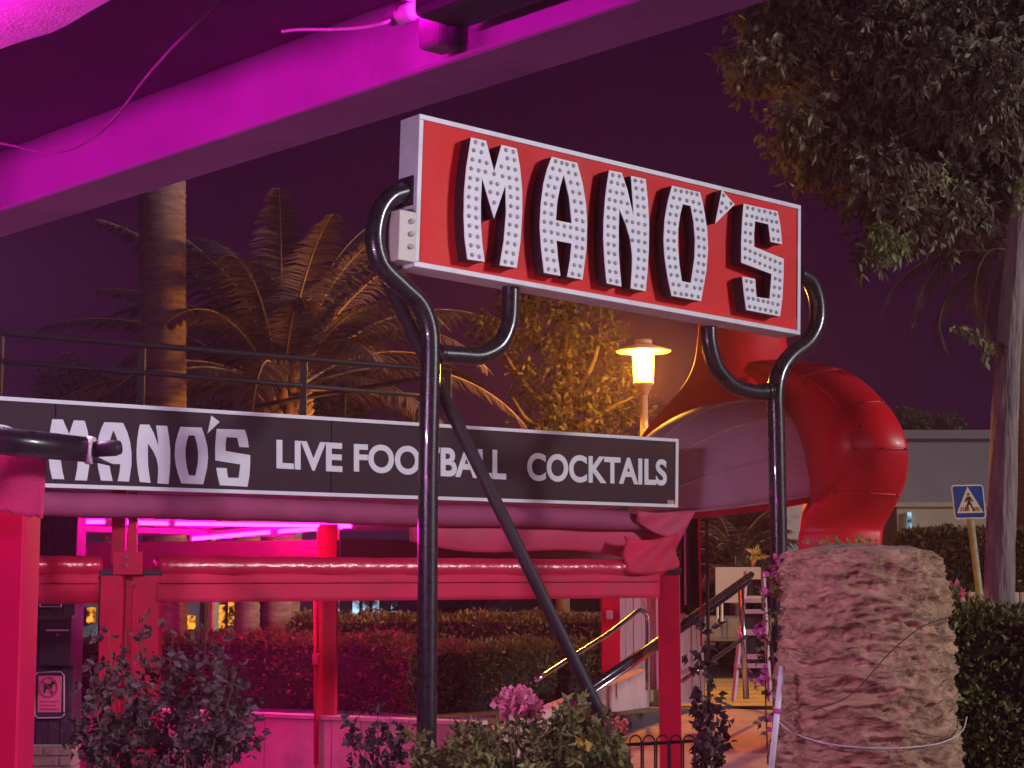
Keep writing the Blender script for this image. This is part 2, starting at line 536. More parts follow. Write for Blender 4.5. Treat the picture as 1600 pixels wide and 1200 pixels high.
C1, C2, C3 = crop(700, 200, 4.8), crop(920, 250, 5.215), crop(1080, 280, 4.615)
LETTERS = [
    ('M', C1, [[(170, 72), (282, 97), (343, 328), (398, 128), (512, 155), (537, 300), (553, 470), (553, 640), (540, 850), (512, 1050), (385, 1030), (415, 850), (432, 640), (428, 428), (342, 680), (252, 372), (243, 560), (243, 720), (255, 880), (272, 1004), (143, 985), (122, 830), (115, 660), (118, 480), (135, 290)]],
     [(203, 108), (258, 124), (190, 168), (246, 183), (180, 237), (235, 249), (286, 263), (170, 305), (226, 320), (277, 329), (163, 376), (217, 387), (157, 445), (212, 457), (152, 517), (208, 531), (152, 590), (206, 603), (153, 660), (207, 673), (157, 733), (211, 745), (162, 806), (217, 817), (169, 880), (222, 891), (177, 952), (231, 965), (431, 166), (485, 180), (441, 229), (494, 242), (396, 290), (449, 302), (501, 314), (405, 362), (457, 375), (510, 386), (462, 445), (516, 458), (466, 516), (518, 528), (467, 586), (517, 599), (464, 657), (516, 668), (459, 725), (509, 736), (452, 795), (503, 806), (444, 862), (497, 874), (435, 932), (487, 944), (425, 1002), (477, 1013), (342, 346), (318, 411), (366, 422), (313, 480), (369, 493), (342, 560)]),
    ('A', C1, [[(775, 217), (965, 263), (1005, 410), (1030, 560), (1040, 720), (1035, 900), (1005, 1138), (890, 1116), (912, 990), (924, 868), (810, 845), (822, 980), (840, 1110), (718, 1086), (695, 900), (685, 740), (692, 580), (712, 420), (740, 310)],
               [(865, 350), (905, 520), (925, 716), (806, 692), (815, 560), (838, 440)]],
     [(803, 250), (851, 263), (889, 273), (937, 285), (782, 305), (835, 319), (901, 335), (954, 348), (764, 370), (816, 382), (748, 434), (797, 448), (736, 500), (784, 513), (727, 567), (775, 578), (721, 635), (771, 647), (719, 704), (770, 712), (720, 772), (773, 783), (725, 843), (775, 853), (732, 913), (782, 924), (740, 984), (790, 994), (750, 1058), (800, 1068), (917, 408), (969, 420), (932, 480), (983, 492), (945, 550), (994, 562), (955, 622), (1002, 633), (960, 690), (1007, 701), (962, 757), (1008, 769), (963, 826), (1008, 835), (960, 892), (1004, 902), (953, 960), (998, 969), (943, 1028), (988, 1037), (930, 1093), (980, 1104), (820, 724), (870, 739), (916, 747), (820, 794), (868, 804), (914, 815)]),
    ('N', C2, [[(162, 85), (265, 105), (310, 240), (362, 462), (355, 330), (340, 130), (460, 157), (478, 340), (488, 530), (485, 730), (475, 900), (460, 1070), (338, 1047), (348, 900), (350, 780), (335, 650), (300, 530), (245, 398), (240, 560), (240, 740), (250, 900), (263, 1032), (143, 1005), (125, 830), (115, 640), (117, 500), (128, 330), (145, 190)]],
     [(191, 124), (243, 134), (180, 181), (231, 193), (278, 206), (171, 254), (222, 266), (271, 275), (164, 323), (211, 334), (260, 344), (311, 357), (157, 391), (206, 403), (308, 427), (154, 467), (203, 477), (306, 497), (352, 508), (153, 540), (203, 550), (354, 580), (153, 610), (201, 622), (352, 655), (154, 685), (202, 695), (157, 757), (206, 768), (162, 832), (210, 841), (168, 907), (216, 915), (174, 979), (224, 990), (375, 168), (427, 178), (381, 231), (433, 243), (390, 304), (440, 315), (395, 376), (445, 384), (399, 445), (449, 457), (401, 519), (452, 530), (402, 592), (454, 604), (402, 663), (453, 674), (401, 737), (451, 746), (400, 806), (449, 818), (394, 879), (444, 888), (386, 948), (438, 959), (377, 1019), (429, 1028)]),
    ('O', C2, [[(675, 210), (903, 265), (935, 400), (960, 560), (968, 730), (955, 900), (910, 1150), (672, 1107), (640, 960), (615, 800), (606, 650), (615, 480), (640, 340)],
               [(762, 360), (826, 376), (850, 500), (862, 650), (858, 800), (828, 1002), (755, 988), (735, 860), (722, 700), (725, 560), (740, 450)]],
     [(701, 247), (749, 256), (795, 264), (834, 272), (878, 283), (686, 308), (737, 320), (795, 332), (847, 342), (894, 356), (670, 377), (718, 386), (659, 442), (708, 452), (649, 511), (697, 521), (645, 584), (691, 594), (641, 655), (690, 661), (643, 721), (691, 733), (649, 794), (697, 803), (658, 868), (704, 873), (667, 935), (716, 943), (683, 1013), (731, 1020), (795, 1027), (857, 1042), (903, 1048), (699, 1083), (749, 1092), (791, 1098), (837, 1105), (887, 1115), (861, 413), (909, 425), (875, 485), (921, 496), (885, 561), (929, 572), (889, 633), (935, 647), (893, 706), (937, 716), (894, 777), (936, 783), (889, 841), (932, 852), (880, 907), (926, 918), (869, 975), (915, 986)]),
    ('apostrophe', C3, [[(218, 78), (310, 183), (170, 320)]], [(230, 118), (219, 173), (283, 177), (249, 207), (211, 234)]),
    ('S', C3, [[(375, 178), (620, 232), (640, 340), (652, 470), (570, 452), (553, 326), (457, 303), (450, 400), (450, 488), (664, 575), (662, 700), (655, 850), (637, 990), (395, 943), (378, 830), (365, 703), (457, 720), (462, 790), (468, 850), (562, 863), (570, 770), (577, 685), (358, 602), (358, 450), (365, 300)]],
     [(402, 206), (441, 215), (486, 227), (526, 235), (567, 244), (602, 254), (397, 262), (435, 268), (470, 279), (508, 289), (542, 295), (577, 304), (612, 311), (391, 323), (428, 328), (387, 384), (424, 393), (387, 444), (423, 453), (385, 503), (421, 519), (457, 535), (494, 549), (529, 564), (566, 579), (602, 593), (637, 607), (385, 565), (419, 577), (455, 592), (491, 607), (528, 623), (564, 637), (600, 653), (637, 666), (602, 717), (636, 729), (597, 779), (633, 786), (591, 838), (627, 844), (586, 365), (621, 374), (590, 431), (625, 437), (394, 735), (430, 741), (400, 796), (438, 803), (408, 858), (444, 864), (480, 873), (516, 880), (550, 887), (585, 896), (621, 904), (417, 919), (455, 926), (494, 935), (532, 942), (571, 950), (610, 960)]),
]


def flat_fill(loops, extrude=0.0, bevel=0.0):
    """mesh of filled 2D loops (holes cut), extruded +-extrude about z = 0"""
    cu = bpy.data.curves.new('outline', 'CURVE')
    cu.dimensions = '2D'
    cu.fill_mode = 'BOTH'
    cu.extrude = extrude
    cu.bevel_depth = bevel
    for lp in loops:
        s = cu.splines.new('POLY')
        s.points.add(len(lp) - 1)
        for pt, (x, y) in zip(s.points, lp):
            pt.co = (x, y, 0, 1)
        s.use_cyclic_u = True
    o = bpy.data.objects.new('outline', cu)
    link(o)
    dg = bpy.context.evaluated_depsgraph_get()
    me = bpy.data.meshes.new_from_object(o.evaluated_get(dg))
    me.polygons.foreach_set('use_smooth', [False] * len(me.polygons))
    bpy.data.objects.remove(o)
    bpy.data.curves.remove(cu)
    me.materials.clear()
    return me


def text_mesh(body, bold=0.0):
    cu = bpy.data.curves.new('text', 'FONT')
    cu.body = body
    cu.offset = bold
    cu.fill_mode = 'BOTH'
    o = bpy.data.objects.new('text', cu)
    link(o)
    dg = bpy.context.evaluated_depsgraph_get()
    me = bpy.data.meshes.new_from_object(o.evaluated_get(dg))
    me.polygons.foreach_set('use_smooth', [False] * len(me.polygons))
    bpy.data.objects.remove(o)
    bpy.data.curves.remove(cu)
    me.materials.clear()
    return me


LD = 0.105                                            # letter depth
uvm = Matrix((sign_u, sign_v, SN)).transposed()
# one bulb: ring and glass in a small lathe
bulb_me = None
ring_me = None


def lathe_mesh(prof, seg, mt, axes):
    mb = MB().lathe(prof, (0, 0, 0), seg)
    me = bpy.data.meshes.new('bulb')
    me.from_pydata([tuple(axes @ v) for v in mb.v], [], mb.f)
    me.polygons.foreach_set('use_smooth', [True] * len(me.polygons))
    me.materials.append(mt)
    return me


bulb_me = lathe_mesh([(0.0095, 0.0), (0.0115, 0.004), (0.010, 0.010), (0.006, 0.015), (0.002, 0.017)], 10, M['bulb'], uvm)
ring_me = lathe_mesh([(0.0155, 0.0), (0.0155, 0.003), (0.0140, 0.0045), (0.0130, 0.002)], 12, M['bulb_ring'], uvm)
letter_uv = {}
for nm, cf, loops, bulbs in LETTERS:
    uv = []
    for lp in loops:
        q = []
        for px, py in cf(lp):
            w = on_plane(px, py, S0 + SN * LD, SN) - S0
            q.append((w.dot(sign_u), w.dot(sign_v)))
        uv.append(q)
    letter_uv[nm] = uv
    me = flat_fill(uv, extrude=(LD - 0.006) / 2)
    for v in me.vertices:
        v.co = uvm @ (Vector(v.co) + Vector((0, 0, (LD - 0.006) / 2 + 0.004))) + S0
    me.materials.append(M['letter_side'])
    lo = bpy.data.objects.new('letter', me)
    link(lo)
    adopt(lo, sign)
    lo['label'] = 'raised white letter %s with small round bulbs' % nm if nm != 'apostrophe' else 'raised white apostrophe with small round bulbs'
    mf = flat_fill(uv, extrude=0.0025)
    for v in mf.vertices:
        v.co = uvm @ (Vector(v.co) + Vector((0, 0, LD + 0.003))) + S0
    mf.materials.append(M['letter_white'])
    fo = bpy.data.objects.new('letter_face', mf)
    link(fo)
    adopt(fo, lo)
    for px, py in cf(bulbs):
        c = on_plane(px, py, S0 + SN * LD, SN) + SN * 0.0055
        for me_, nm_ in ((bulb_me, 'bulb'), (ring_me, 'bulb_ring')):
            o = bpy.data.objects.new(nm_, me_)
            link(o)
            o.location = c
            adopt(o, lo)

# junction box on the lower left end with three bulbs
j0 = sp(648, 412, 0.0)
jb0 = sp(648.5, 412.5, 0.03)
JH = (sp(648, 337) - sp(648, 411)).length
jo = S0 - sign_u * 0.145 + sign_v * 0.02 - SN * 0.17
jb = MB().box(jo, sign_u * 0.14, sign_v * (JH + 0.02), SN * 0.20).build('junction_box', M['cream_plastic'], sign, bevel=0.006)
for k in range(3):
    o = bpy.data.objects.new('bulb', bulb_me)
    link(o)
    o.location = jo + SN * 0.2005 + sign_u * 0.095 + sign_v * (0.10 + 0.085 * k)
    o.scale = (1.7, 1.7, 1.7)
    adopt(o, jb)

PR = 0.067
off = -TH / 2


def plane_path(pts, off=off):
    return [sp(x, y, off) for x, y in pts]


def foot(p):
    return Vector((p.x, p.y, 0.0))


lp = plane_path([(634, 300), (610, 309), (592, 335), (586, 375), (597, 415), (628, 447), (657, 476), (671, 515), (673, 560)])
pts = spline(lp, 8) + [foot(sp(671, 800, off)) + Vector((-0.01, 0, z)) for z in (2.5, 1.2, 0.6, 0.0)]
MB().tube(pts, PR, 18).build('support_pole', M['black_steel'], sign, smooth=True)
br = plane_path([(682, 553), (715, 555), (750, 556), (780, 540), (795, 508), (798, 470), (798, 446)])
MB().tube(spline(br, 8), PR * 0.92, 16).build('support_arm', M['black_steel'], sign, smooth=True)
rp_ = plane_path([(1247, 428), (1266, 440), (1277, 470), (1277, 505), (1262, 535), (1236, 556), (1219, 580), (1212, 612), (1213, 660)])
b0 = sp(1214, 700, off)
pts = spline(rp_, 8) + [Vector((b0.x, b0.y, z)) for z in (2.4, 1.2, 0.0)]
MB().tube(pts, PR, 18).build('support_pole', M['black_steel'], sign, smooth=True)
br = plane_path([(1204, 612), (1175, 612), (1145, 602), (1120, 575), (1109, 540), (1107, 510)])
MB().tube(spline(br, 8), PR * 0.92, 16).build('support_arm', M['black_steel'], sign, smooth=True)
for px, py, sg in ((634, 300, -1), (1247, 428, 1)):
    c_ = sp(px, py, off)
    e_ = (S0 if sg < 0 else S0 + sign_u * SLEN)
    cc_ = c_ + sign_u * ((e_ - c_).dot(sign_u) + sg * 0.010)
    MB().box(cc_ - SN * 0.10 - sign_v * 0.10 - sign_u * 0.009, sign_u * 0.018, sign_v * 0.20, SN * 0.18).build('fixing_plate', M['matt_black'], sign, bevel=.003)
    for dv in (-.075, .075):
        for dn in (-.075, .055):
            q = cc_ + sign_v * dv + SN * dn
            MB().tube([q, q + sign_u * sg * 0.02], 0.010, 6).build('fixing_bolt', M['steel'], sign)
for q0, q1 in ((sp(684, 553, off), sp(690, 553.3, off)), (sp(1200, 612, off), sp(1195, 612, off))):
    MB().tube([q0, q1], PR * 1.02, 16).build('weld_collar', M['black_steel'], sign, smooth=True)
for px in (671, 1214):
    q = foot(sp(px, 800, off))
    MB().cbox(q + Vector((0, 0, .012)), (.30, .30, .02)).build('base_plate', M['matt_black'], sign)
a, b = sp(588, 405, -TH - 0.02), sp(955, 1150, 0.0)
b2 = a + (b - a) * 1.22
MB().tube([a, b, b2], 0.044, 14).build('diagonal_brace', M['matt_black'], sign, smooth=True)

# ------------------------------------------------------------------ pergola with the black fascia board
BLx, BRx = P(0, 690, 12.16), P(1059, 740, 16.0)
bh = Vector((BRx.x - BLx.x, BRx.y - BLx.y, 0)).normalized()
BN = Vector((bh.y, -bh.x, 0))
BO = Vector((BRx.x, BRx.y, 0))


def bp_(px, py, off=0.0):
    return on_plane(px, py, BO + BN * off, BN)


board = thing('fascia_board', "long black fascia board lettered MANO'S LIVE FOOTBALL COCKTAILS above the red pergola", 'sign board', (BO.x, BO.y, 0))
# trapezoid of the board, extended to the left out of frame
qTL, qTR, qBR, qBL = bp_(-260, 603), bp_(1059, 686), bp_(1058, 793), bp_(-260, 751)


def quad_lerp(q, s, t):
    return (q[0] * (1 - s) + q[1] * s) * t + (q[3] * (1 - s) + q[2] * s) * (1 - t)


Q = (qTL, qTR, qBR, qBL)
seam = [0.0, 0.205, 0.509, 1.0]
for s0, s1 in zip(seam[:-1], seam[1:]):
    rows = [[quad_lerp(Q, s0, t), quad_lerp(Q, s1 - 0.0012, t)] for t in (0.0, 1.0)]
    MB().slab(rows, -BN * 0.06).build('panel', M['board_black'], board)
tt = 0.045
for t0, t1 in ((0.0, tt), (1 - tt, 1.0)):
    rows = [[quad_lerp(Q, s, t) + BN * 0.012 for s in (0.0, 0.34, 0.67, 1.0)] for t in (t0, t1)]
    MB().slab(rows, -BN * 0.011).build('trim', M['print_white'], board)
rows = [[quad_lerp(Q, s, t) + BN * 0.012 for s in (0.9955, 1.0)] for t in (tt + .002, 1 - tt - .002)]
MB().slab(rows, -BN * 0.011).build('trim', M['print_white'], board)
rows = [[bp_(1043, 790, .004), bp_(1055, 790.5, .004)], [bp_(1043, 781, .004), bp_(1055, 782, .004)]]
MB().slab(rows, -BN * 0.003).build('sticker', M['orange_sticker'], board)


def place_flat(me, corners_px, name, mt, parent, pf, off=0.003, box=None, thick=0.002):
    """put a flat 2D mesh with bbox 'box' onto four pixel corners TL TR BR BL of a plane"""
    xs = [v.co.x for v in me.vertices]
    ys = [v.co.y for v in me.vertices]
    x0, x1, y0, y1 = box or (min(xs), max(xs), min(ys), max(ys))
    q = [pf(x, y, off) for x, y in corners_px]
    for v in me.vertices:
        s, t = (v.co.x - x0) / (x1 - x0), (v.co.y - y0) / (y1 - y0)
        v.co = quad_lerp(q, s, t)
    me.materials.append(mt)
    o = bpy.data.objects.new(name, me)
    link(o)
    adopt(o, parent)
    m = o.modifiers.new('thickness', 'SOLIDIFY')
    m.thickness = thick
    return o


C4 = crop(60, 640, 4.706)
BM = {'M': [(75, 68), (378, 82), (378, 525), (75, 508)], 'A': [(430, 90), (685, 100), (685, 532), (430, 520)], 'N': [(722, 106), (970, 118), (970, 548), (722, 533)],
      'O': [(1003, 125), (1248, 133), (1248, 552), (1003, 540)], 'apostrophe': [(1243, 42), (1333, 46), (1333, 180), (1243, 176)], 'S': [(1300, 139), (1558, 150), (1558, 568), (1300, 555)]}
for nm, cor in BM.items():
    q0 = [sp_ for lp_ in letter_uv[nm] for sp_ in lp_]
    # de-shear: the raised letters' tops and bottoms are near level in sign coordinates already
    me = flat_fill(letter_uv[nm])
    o = place_flat(me, C4(cor), 'lettering', M['print_white'], board, bp_)
words = [('LIVE', [(432, 687), (535, 692.5), (535, 738), (432, 732)]),
         ('FOOTBALL', [(553, 693), (791, 703), (791, 750), (553, 737)]),
         ('COCKTAILS', [(824, 707), (1042, 718), (1042, 759), (824, 751)]),
         ('S', [(-28, 662), (22, 664), (22, 720), (-28, 717)])]
for wd, cor in words:
    place_flat(text_mesh(wd, 0.03), cor, 'lettering', M['print_white'], board, bp_)

# pergola -------------------------------------------------------------
perg = thing('pergola', 'red steel pergola with rolled clear curtains and flat roof under the black fascia board', 'pergola', (BO.x, BO.y, 0))
ZR = 2.52
# roof slab: front edge just behind the board, reaching back
fl, fr = bp_(-400, 700, -0.10), bp_(1040, 700, -0.10)
back = Vector((-0.55, 0.83, 0)).normalized()
fl, fr = Vector((fl.x, fl.y, ZR)), Vector((fr.x, fr.y, ZR))
bslope = back * 8.0 + Vector((0, 0, -0.30))
RC = 0.42                                             # the roof's right side is cut back
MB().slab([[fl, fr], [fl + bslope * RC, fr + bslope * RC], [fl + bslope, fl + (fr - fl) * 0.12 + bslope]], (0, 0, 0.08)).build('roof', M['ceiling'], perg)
roof_n = (fr - fl).cross(bslope).normalized()


def NR_(px, py, drop=0.075):
    return on_plane(px, py, fl - Vector((0, 0, drop)), roof_n)


# ceiling cross members
for k in range(1, 6):
    fs_ = k * 0.19 - 0.04
    o = fl + bslope * fs_ + Vector((0, 0, -0.055))
    MB().box(o, (fr - fl) * (1.0 if fs_ < RC else max(0.1, 0.97 - 0.88 * (fs_ - RC) / (1 - RC))), bslope * 0.008, Vector((0, 0, 0.052))).build('rafter', M['ceiling'], perg)
# awning roll under the board
rows = []
for i in range(41):
    px = -260 + 1320 * i / 40
    y_ = 754 + (px + 260) * 0.0305 + 22 + 1.4 * math.sin(px * 0.013)
    rows.append(bp_(px, y_, -0.09))
MB().tube(rows, [0.085 + 0.003 * math.sin(i * 1.1) for i in range(41)], 14).build('awning_roll', M['roll_fabric'], perg, smooth=True)
# draped fabric right of the big pole
rows = []
for j in range(12):
    t = j / 11
    r = []
    for i in range(33):
        s = i / 32
        px = 640 + 400 * s
        top = 800 + 6 * s
        bot = 846 + 34 * s + 8 * math.sin(s * 7)
        r.append(bp_(px, top + (bot - top) * t, -0.16 + 0.035 * math.sin(t * 3.1) + 0.010 * math.sin(s * 23 + t * 2) + 0.012 * math.sin(s * 9)))
    rows.append(r)
MB().slab(rows, -BN * 0.006).build('drape', M['drape'], perg, smooth=True)
# loose flap at the right corner
rows = []
for j in range(10):
    t = j / 9
    rows.append([bp_(995 + 92 * s - 26 * t * s, 797 + 4 * s + 50 * t * (0.35 + 0.65 * s) + 3 * math.sin(5 * s), 0.02 + 0.022 * math.sin(7 * s + 3 * t)) for s in [k / 11 for k in range(12)]])
MB().slab(rows, -BN * 0.006).build('loose_flap', M['drape'], perg, smooth=True)
rows = []
for j in range(12):
    t = j / 11
    rows.append([bp_(975 + 84 * s + 3 * math.sin(9 * t), 838 + 54 * t + 6 * math.sin(4 * s), 0.03 + 0.02 * math.sin(9 * s + 6 * t)) for s in [k / 11 for k in range(12)]])
MB().slab(rows, -BN * 0.006).build('bundled_curtain', M['red_fabric'], perg, smooth=True)
# front valance with clear roll
VT_L, VT_R = (30, 868), (1032, 872)


def vy(px, yl, yr):
    return yl + (yr - yl) * (px - 30) / 1002.0


def valance(x0, x1, offv, nm=''):
    pts = [bp_(x0 + (x1 - x0) * i / 60, vy(x0 + (x1 - x0) * i / 60, 884, 888), offv) for i in range(61)]
    MB().tube(pts, [0.074 + 0.002 * math.sin(i * 2.3) + 0.002 * math.sin(i * 0.9) for i in range(61)], 18).build('clear_curtain_roll', M['clear_roll'], perg, smooth=True)
    rows = []
    for j in range(6):
        t = j / 5
        rows.append([bp_(x0 + (x1 - x0) * i / 40, vy(x0 + (x1 - x0) * i / 40, 896 + 48 * t, 897 + 37 * t), offv + 0.05 + 0.012 * math.sin(i * 0.8 + 2 * t)) for i in range(41)])
    MB().slab(rows, -BN * 0.008).build('valance', M['red_fabric'], perg, smooth=True)
    pts = [bp_(x0 + (x1 - x0) * i / 40, vy(x0 + (x1 - x0) * i / 40, 911, 908), offv + 0.068 + 0.012 * math.sin(i * 0.8 + 0.6)) for i in range(41)]
    MB().tube(pts, 0.006, 6).build('hem', M['red_paint'], perg, smooth=True)


valance(246, 1031, -0.06)
valance(-200, 154, -0.9)


def post(px0, px1, Y, ztop, zbot=0.0, depth=0.14, nm='post', mt='red_paint', parent=perg):
    a, b = P(px0, 950, Y), P(px1, 950, Y)
    w = (b - a).length
    c = (a + b) / 2
    return MB().box((c.x - w / 2, Y, zbot), (w, 0, 0), (0, depth, 0), (0, 0, ztop - zbot)).build(nm, M[mt], parent, bevel=0.008)


zt = P(200, 893, 12.9).z
post(155, 190, 12.85, zt)
post(205, 249, 12.9, zt)
for a_, b_, Y_ in ((155, 190, 12.85), (205, 249, 12.9)):
    A, B = P(a_ - 2, 950, Y_ - .012), P(b_ + 2, 950, Y_ - .012)
    MB().box((A.x, A.y, zt - 0.025), B - A, (0, 0.16, 0), (0, 0, 0.035)).build('post_cap', M['matt_black'], perg, bevel=.004)
MB().box(P(190.5, 1200, 12.97), P(204.5, 1200, 12.97) - P(190.5, 1200, 12.97), (0, 0.05, 0), (0, 0, 1.9)).build('post_web', M['red_paint'], perg)
post(171, 192, 13.05, ZR - 0.003, 1.9, 0.08, 'roof_strut')
# gusset plate with bolts
MB().box(P(176, 898, 12.83), P(222, 898, 12.83) - P(176, 898, 12.83), (0, 0.015, 0), (0, 0, P(176, 862, 12.83).z - P(176, 898, 12.83).z)).build('gusset_plate', M['red_paint'], perg, bevel=.004)
for x_, y_ in ((199, 871), (199, 883), (207, 911)):
    c = P(x_, y_, 12.825)
    MB().tube([c, c + Vector((0, -0.012, 0))], 0.011, 8).build('bolt', M['steel'], perg)
post(1030, 1063, 15.95, P(1045, 897, 15.95).z)
A = P(1030, 897, 15.93)
MB().box((A.x - .01, 15.93, A.z), (P(1063, 897, 15.93) - A) + Vector((.02, 0, 0)), (0, 0.18, 0), (0, 0, 0.04)).build('post_cap', M['matt_black'], perg, bevel=.004)
post(494, 526, 16.9, ZR - 0.16, 0.0, 0.16)
post(940, 969, 19.0, ZR - 0.2, STREET * 0.5, 0.16)
MB().tube([P(493, 900, 16.85), P(494, 1030, 16.85), P(494, 1195, 16.85)], 0.022, 8).build('curtain_guide', M['red_paint'], perg, smooth=True)
MB().cbox(P(493.5, 1030, 16.83), (0.06, 0.05, 0.1)).build('curtain_clamp', M['pink_fabric'], perg, bevel=.01)
# back header
hb0, hb1 = P(120, 905, 18.4), P(528, 905, 16.9)
hb2 = P(968, 905, 19.0)
MB().box(hb0 + Vector((0, .02, 0)), hb1 - hb0, (0, 0.1, 0), (0, 0, 0.36)).build('header', M['header_cloth'], perg)
hbz = Vector((hb1.x + .02, hb1.y, hb0.z + .05))
MB().box(hbz, Vector((hb2.x - hb1.x, hb2.y - hb1.y, 0)), (0, 0.1, 0), (0, 0, 0.30)).build('header', M['header_cloth'], perg)
# switch box on back post
MB().cbox(P(952, 961, 18.97), (0.07, 0.03, 0.09)).build('socket_box', M['pink_ladder'], perg, bevel=.01)

# neon tubes in the pergola: one thing each


def neon_tube(name, a, b, label, r=0.017, strength='neon'):
    t = thing(name, label, 'neon light', ((a.x + b.x) / 2, (a.y + b.y) / 2, a.z))
    d = (b - a).normalized()
    MB().tube([a, b], r, 10).build('tube', M[strength], t, smooth=True)
    side = d.cross(Vector((0, 0, 1))).normalized()
    MB().box(a - side * 0.05 + Vector((0, 0, r + .004)), b - a, side * 0.10, Vector((0, 0, 0.03))).build('holder', M['white_metal'], t)
    for q, s in ((a, -1), (b, 1)):
        MB().tube([q + d * s * 0.003, q + d * s * 0.05], r * 1.25, 10).build('end_cap', M['white_metal'], t, smooth=True)
    return t


ZN = 2.40
neon_tube('neon_light', NR_(-120, 813), NR_(163, 815.5), 'magenta neon tube left of the thin red roof strut under the pergola roof')
neon_tube('neon_light', NR_(192, 816.5), NR_(262, 818), 'short magenta neon tube just right of the thin red roof strut')
neon_tube('neon_light', NR_(273, 818), NR_(548, 822), 'long magenta neon tube above the V-shaped join under the pergola roof')
neon_tube('neon_light', NR_(302, 842), NR_(424, 831.5), 'slanted magenta neon tube, the lower left arm of the V under the roof')
neon_tube('neon_light', NR_(436, 830.5), NR_(536, 823.5), 'slanted magenta neon tube reaching the tip of the V under the roof')

# ------------------------------------------------------------------ terrace railing above
rail = thing('terrace_railing', 'black metal railing on the flat roof above the fascia board', 'railing', P(300, 640, 16))


def rail_line(pts, r=0.026):
    MB().tube(pts, r, 8).build('rail', M['matt_black'], rail, smooth=True)


Ya, Yb = 15.0, 17.0


def Yr(px):
    return Ya + (Yb - Ya) * px / 660.0


rail_line([P(-60, 515, Yr(-60)), P(660, 576, Yr(660)), P(705, 580, Yr(705))])
rail_line([P(-60, 559, Yr(-60)), P(475, 603, Yr(475)), P(705, 622, Yr(705))], 0.022)
for px in (0, 222, 475, 700):
    t_ = P(px, 516 + (px + 60) * 0.0845, Yr(px))
    MB().box(Vector((t_.x - .03, t_.y - .03, ZR - 0.02)), (.06, 0, 0), (0, .06, 0), (0, 0, t_.z - ZR + 0.02)).build('baluster', M['matt_black'], rail)
c0 = P(700, 584, Yr(700))
c1 = P(400, 634, 19.5)
rail_line([c0, P(540, 611, 18.2), c1], 0.024)
t_ = P(536, 612, 18.2)
MB().box(Vector((t_.x - .025, t_.y - .025, ZR - 0.02)), (.05, 0, 0), (0, .05, 0), (0, 0, t_.z - ZR + 0.02)).build('baluster', M['matt_black'], rail)

# ------------------------------------------------------------------ foreground: roof we stand under
near_roof = thing('porch_roof', 'magenta lit porch roof with wide beam overhead across the upper left', 'roof', G(300, 200, 3.0))
ZB = 3.0
n0, n1 = G(0, 329, ZB), G(1000, -2, ZB)
f0, f1 = G(0, 373, ZB), G(1200, -4, ZB)
bd = Vector((n1.x - n0.x, n1.y - n0.y, 0)).normalized()
perp = Vector((-bd.y, bd.x, 0))
if perp.y < 0:
    perp = -perp
BW = (f0 - n0).dot(perp)
s_ = n0 - bd * 3.0
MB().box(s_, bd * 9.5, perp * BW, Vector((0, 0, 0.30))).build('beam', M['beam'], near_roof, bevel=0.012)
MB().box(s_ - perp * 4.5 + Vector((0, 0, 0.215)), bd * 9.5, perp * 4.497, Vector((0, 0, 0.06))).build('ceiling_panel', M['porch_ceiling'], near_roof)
# a rough-edged plastered drop of the ceiling, nearer
e0, e1 = G(-20, 90, 3.03), G(185, -2, 3.03)
ed = (e1 - e0).normalized()
ep = Vector((-ed.y, ed.x, 0))
if ep.y < 0:
    ep = -ep
rows = []
for j in range(3):
    rows.append([e0 + ed * (-2.5 + 7.0 * i / 90) - ep * ((0, 0.05, 0.9)[j]) + ep * (0.012 * math.sin(i * 0.9) + 0.008 * random.random() if j == 0 else 0) for i in range(91)])
MB().slab(rows, (0, 0, 0.18)).build('plastered_soffit', M['soffit'], near_roof)
# dark box hanging along the right part of the beam
k0 = n0 + bd * ((G(668, 42, 3.04) - n0).dot(bd)) - perp * 0.20 + Vector((0, 0, 0.05))
MB().box(k0, bd * 4.0, perp * 0.165, Vector((0, 0, 0.15))).build('awning_cassette', M['matt_black'], near_roof, bevel=.02)
kb = n0 + bd * ((G(700, 75, 3.04) - n0).dot(bd)) - perp * 0.10
MB().box(kb + Vector((0, 0, .012)), bd * 0.085, perp * 0.085, Vector((0, 0, 0.10))).build('bracket', M['cable'], near_roof, bevel=.012)
MB().tube([kb + bd * 0.11 + perp * .03 + Vector((0, 0, .12)), kb + bd * 0.115 + perp * .03 + Vector((0, 0, .0))], 0.02, 8).build('bracket_bolt', M['matt_black'], near_roof, smooth=True)
# neon strips on that roof
m0 = G(645, 17, 3.12)
neon_tube('neon_light', m0, m0 + bd * 2.6, 'bright magenta neon strip at the top edge on the porch roof', 0.02, 'porch_neon')
MB().tube(spline([m0 - bd * 0.03, m0 - bd * 0.06 + Vector((0, 0, .015)), m0 - bd * 0.10], 5), [0.022, 0.024, 0.026, 0.021, 0.025, 0.026, 0.024, 0.026, 0.021, 0.025, 0.02], 10).build('cable_gland', M['cable'], near_roof, smooth=True)
m1 = G(150, -100, 2.972)  # out-of-frame strip, assumed from the magenta light on beam and soffit
neon_tube('neon_light', m1 - bd * 3.0, m1 + bd * 1.2, 'magenta neon strip on the porch ceiling just above the photo\'s top left', 0.02, 'porch_neon')
ev = n0 - bd * 2.2 + perp * (BW + 0.05) + Vector((0, 0, 0.16))  # unseen fill light, added behind the beam to brighten sign end and canopy
neon_tube('strip_light', ev, ev + bd * 1.5, 'pale violet strip light on the outer side of the porch beam', 0.025, 'eave_light')
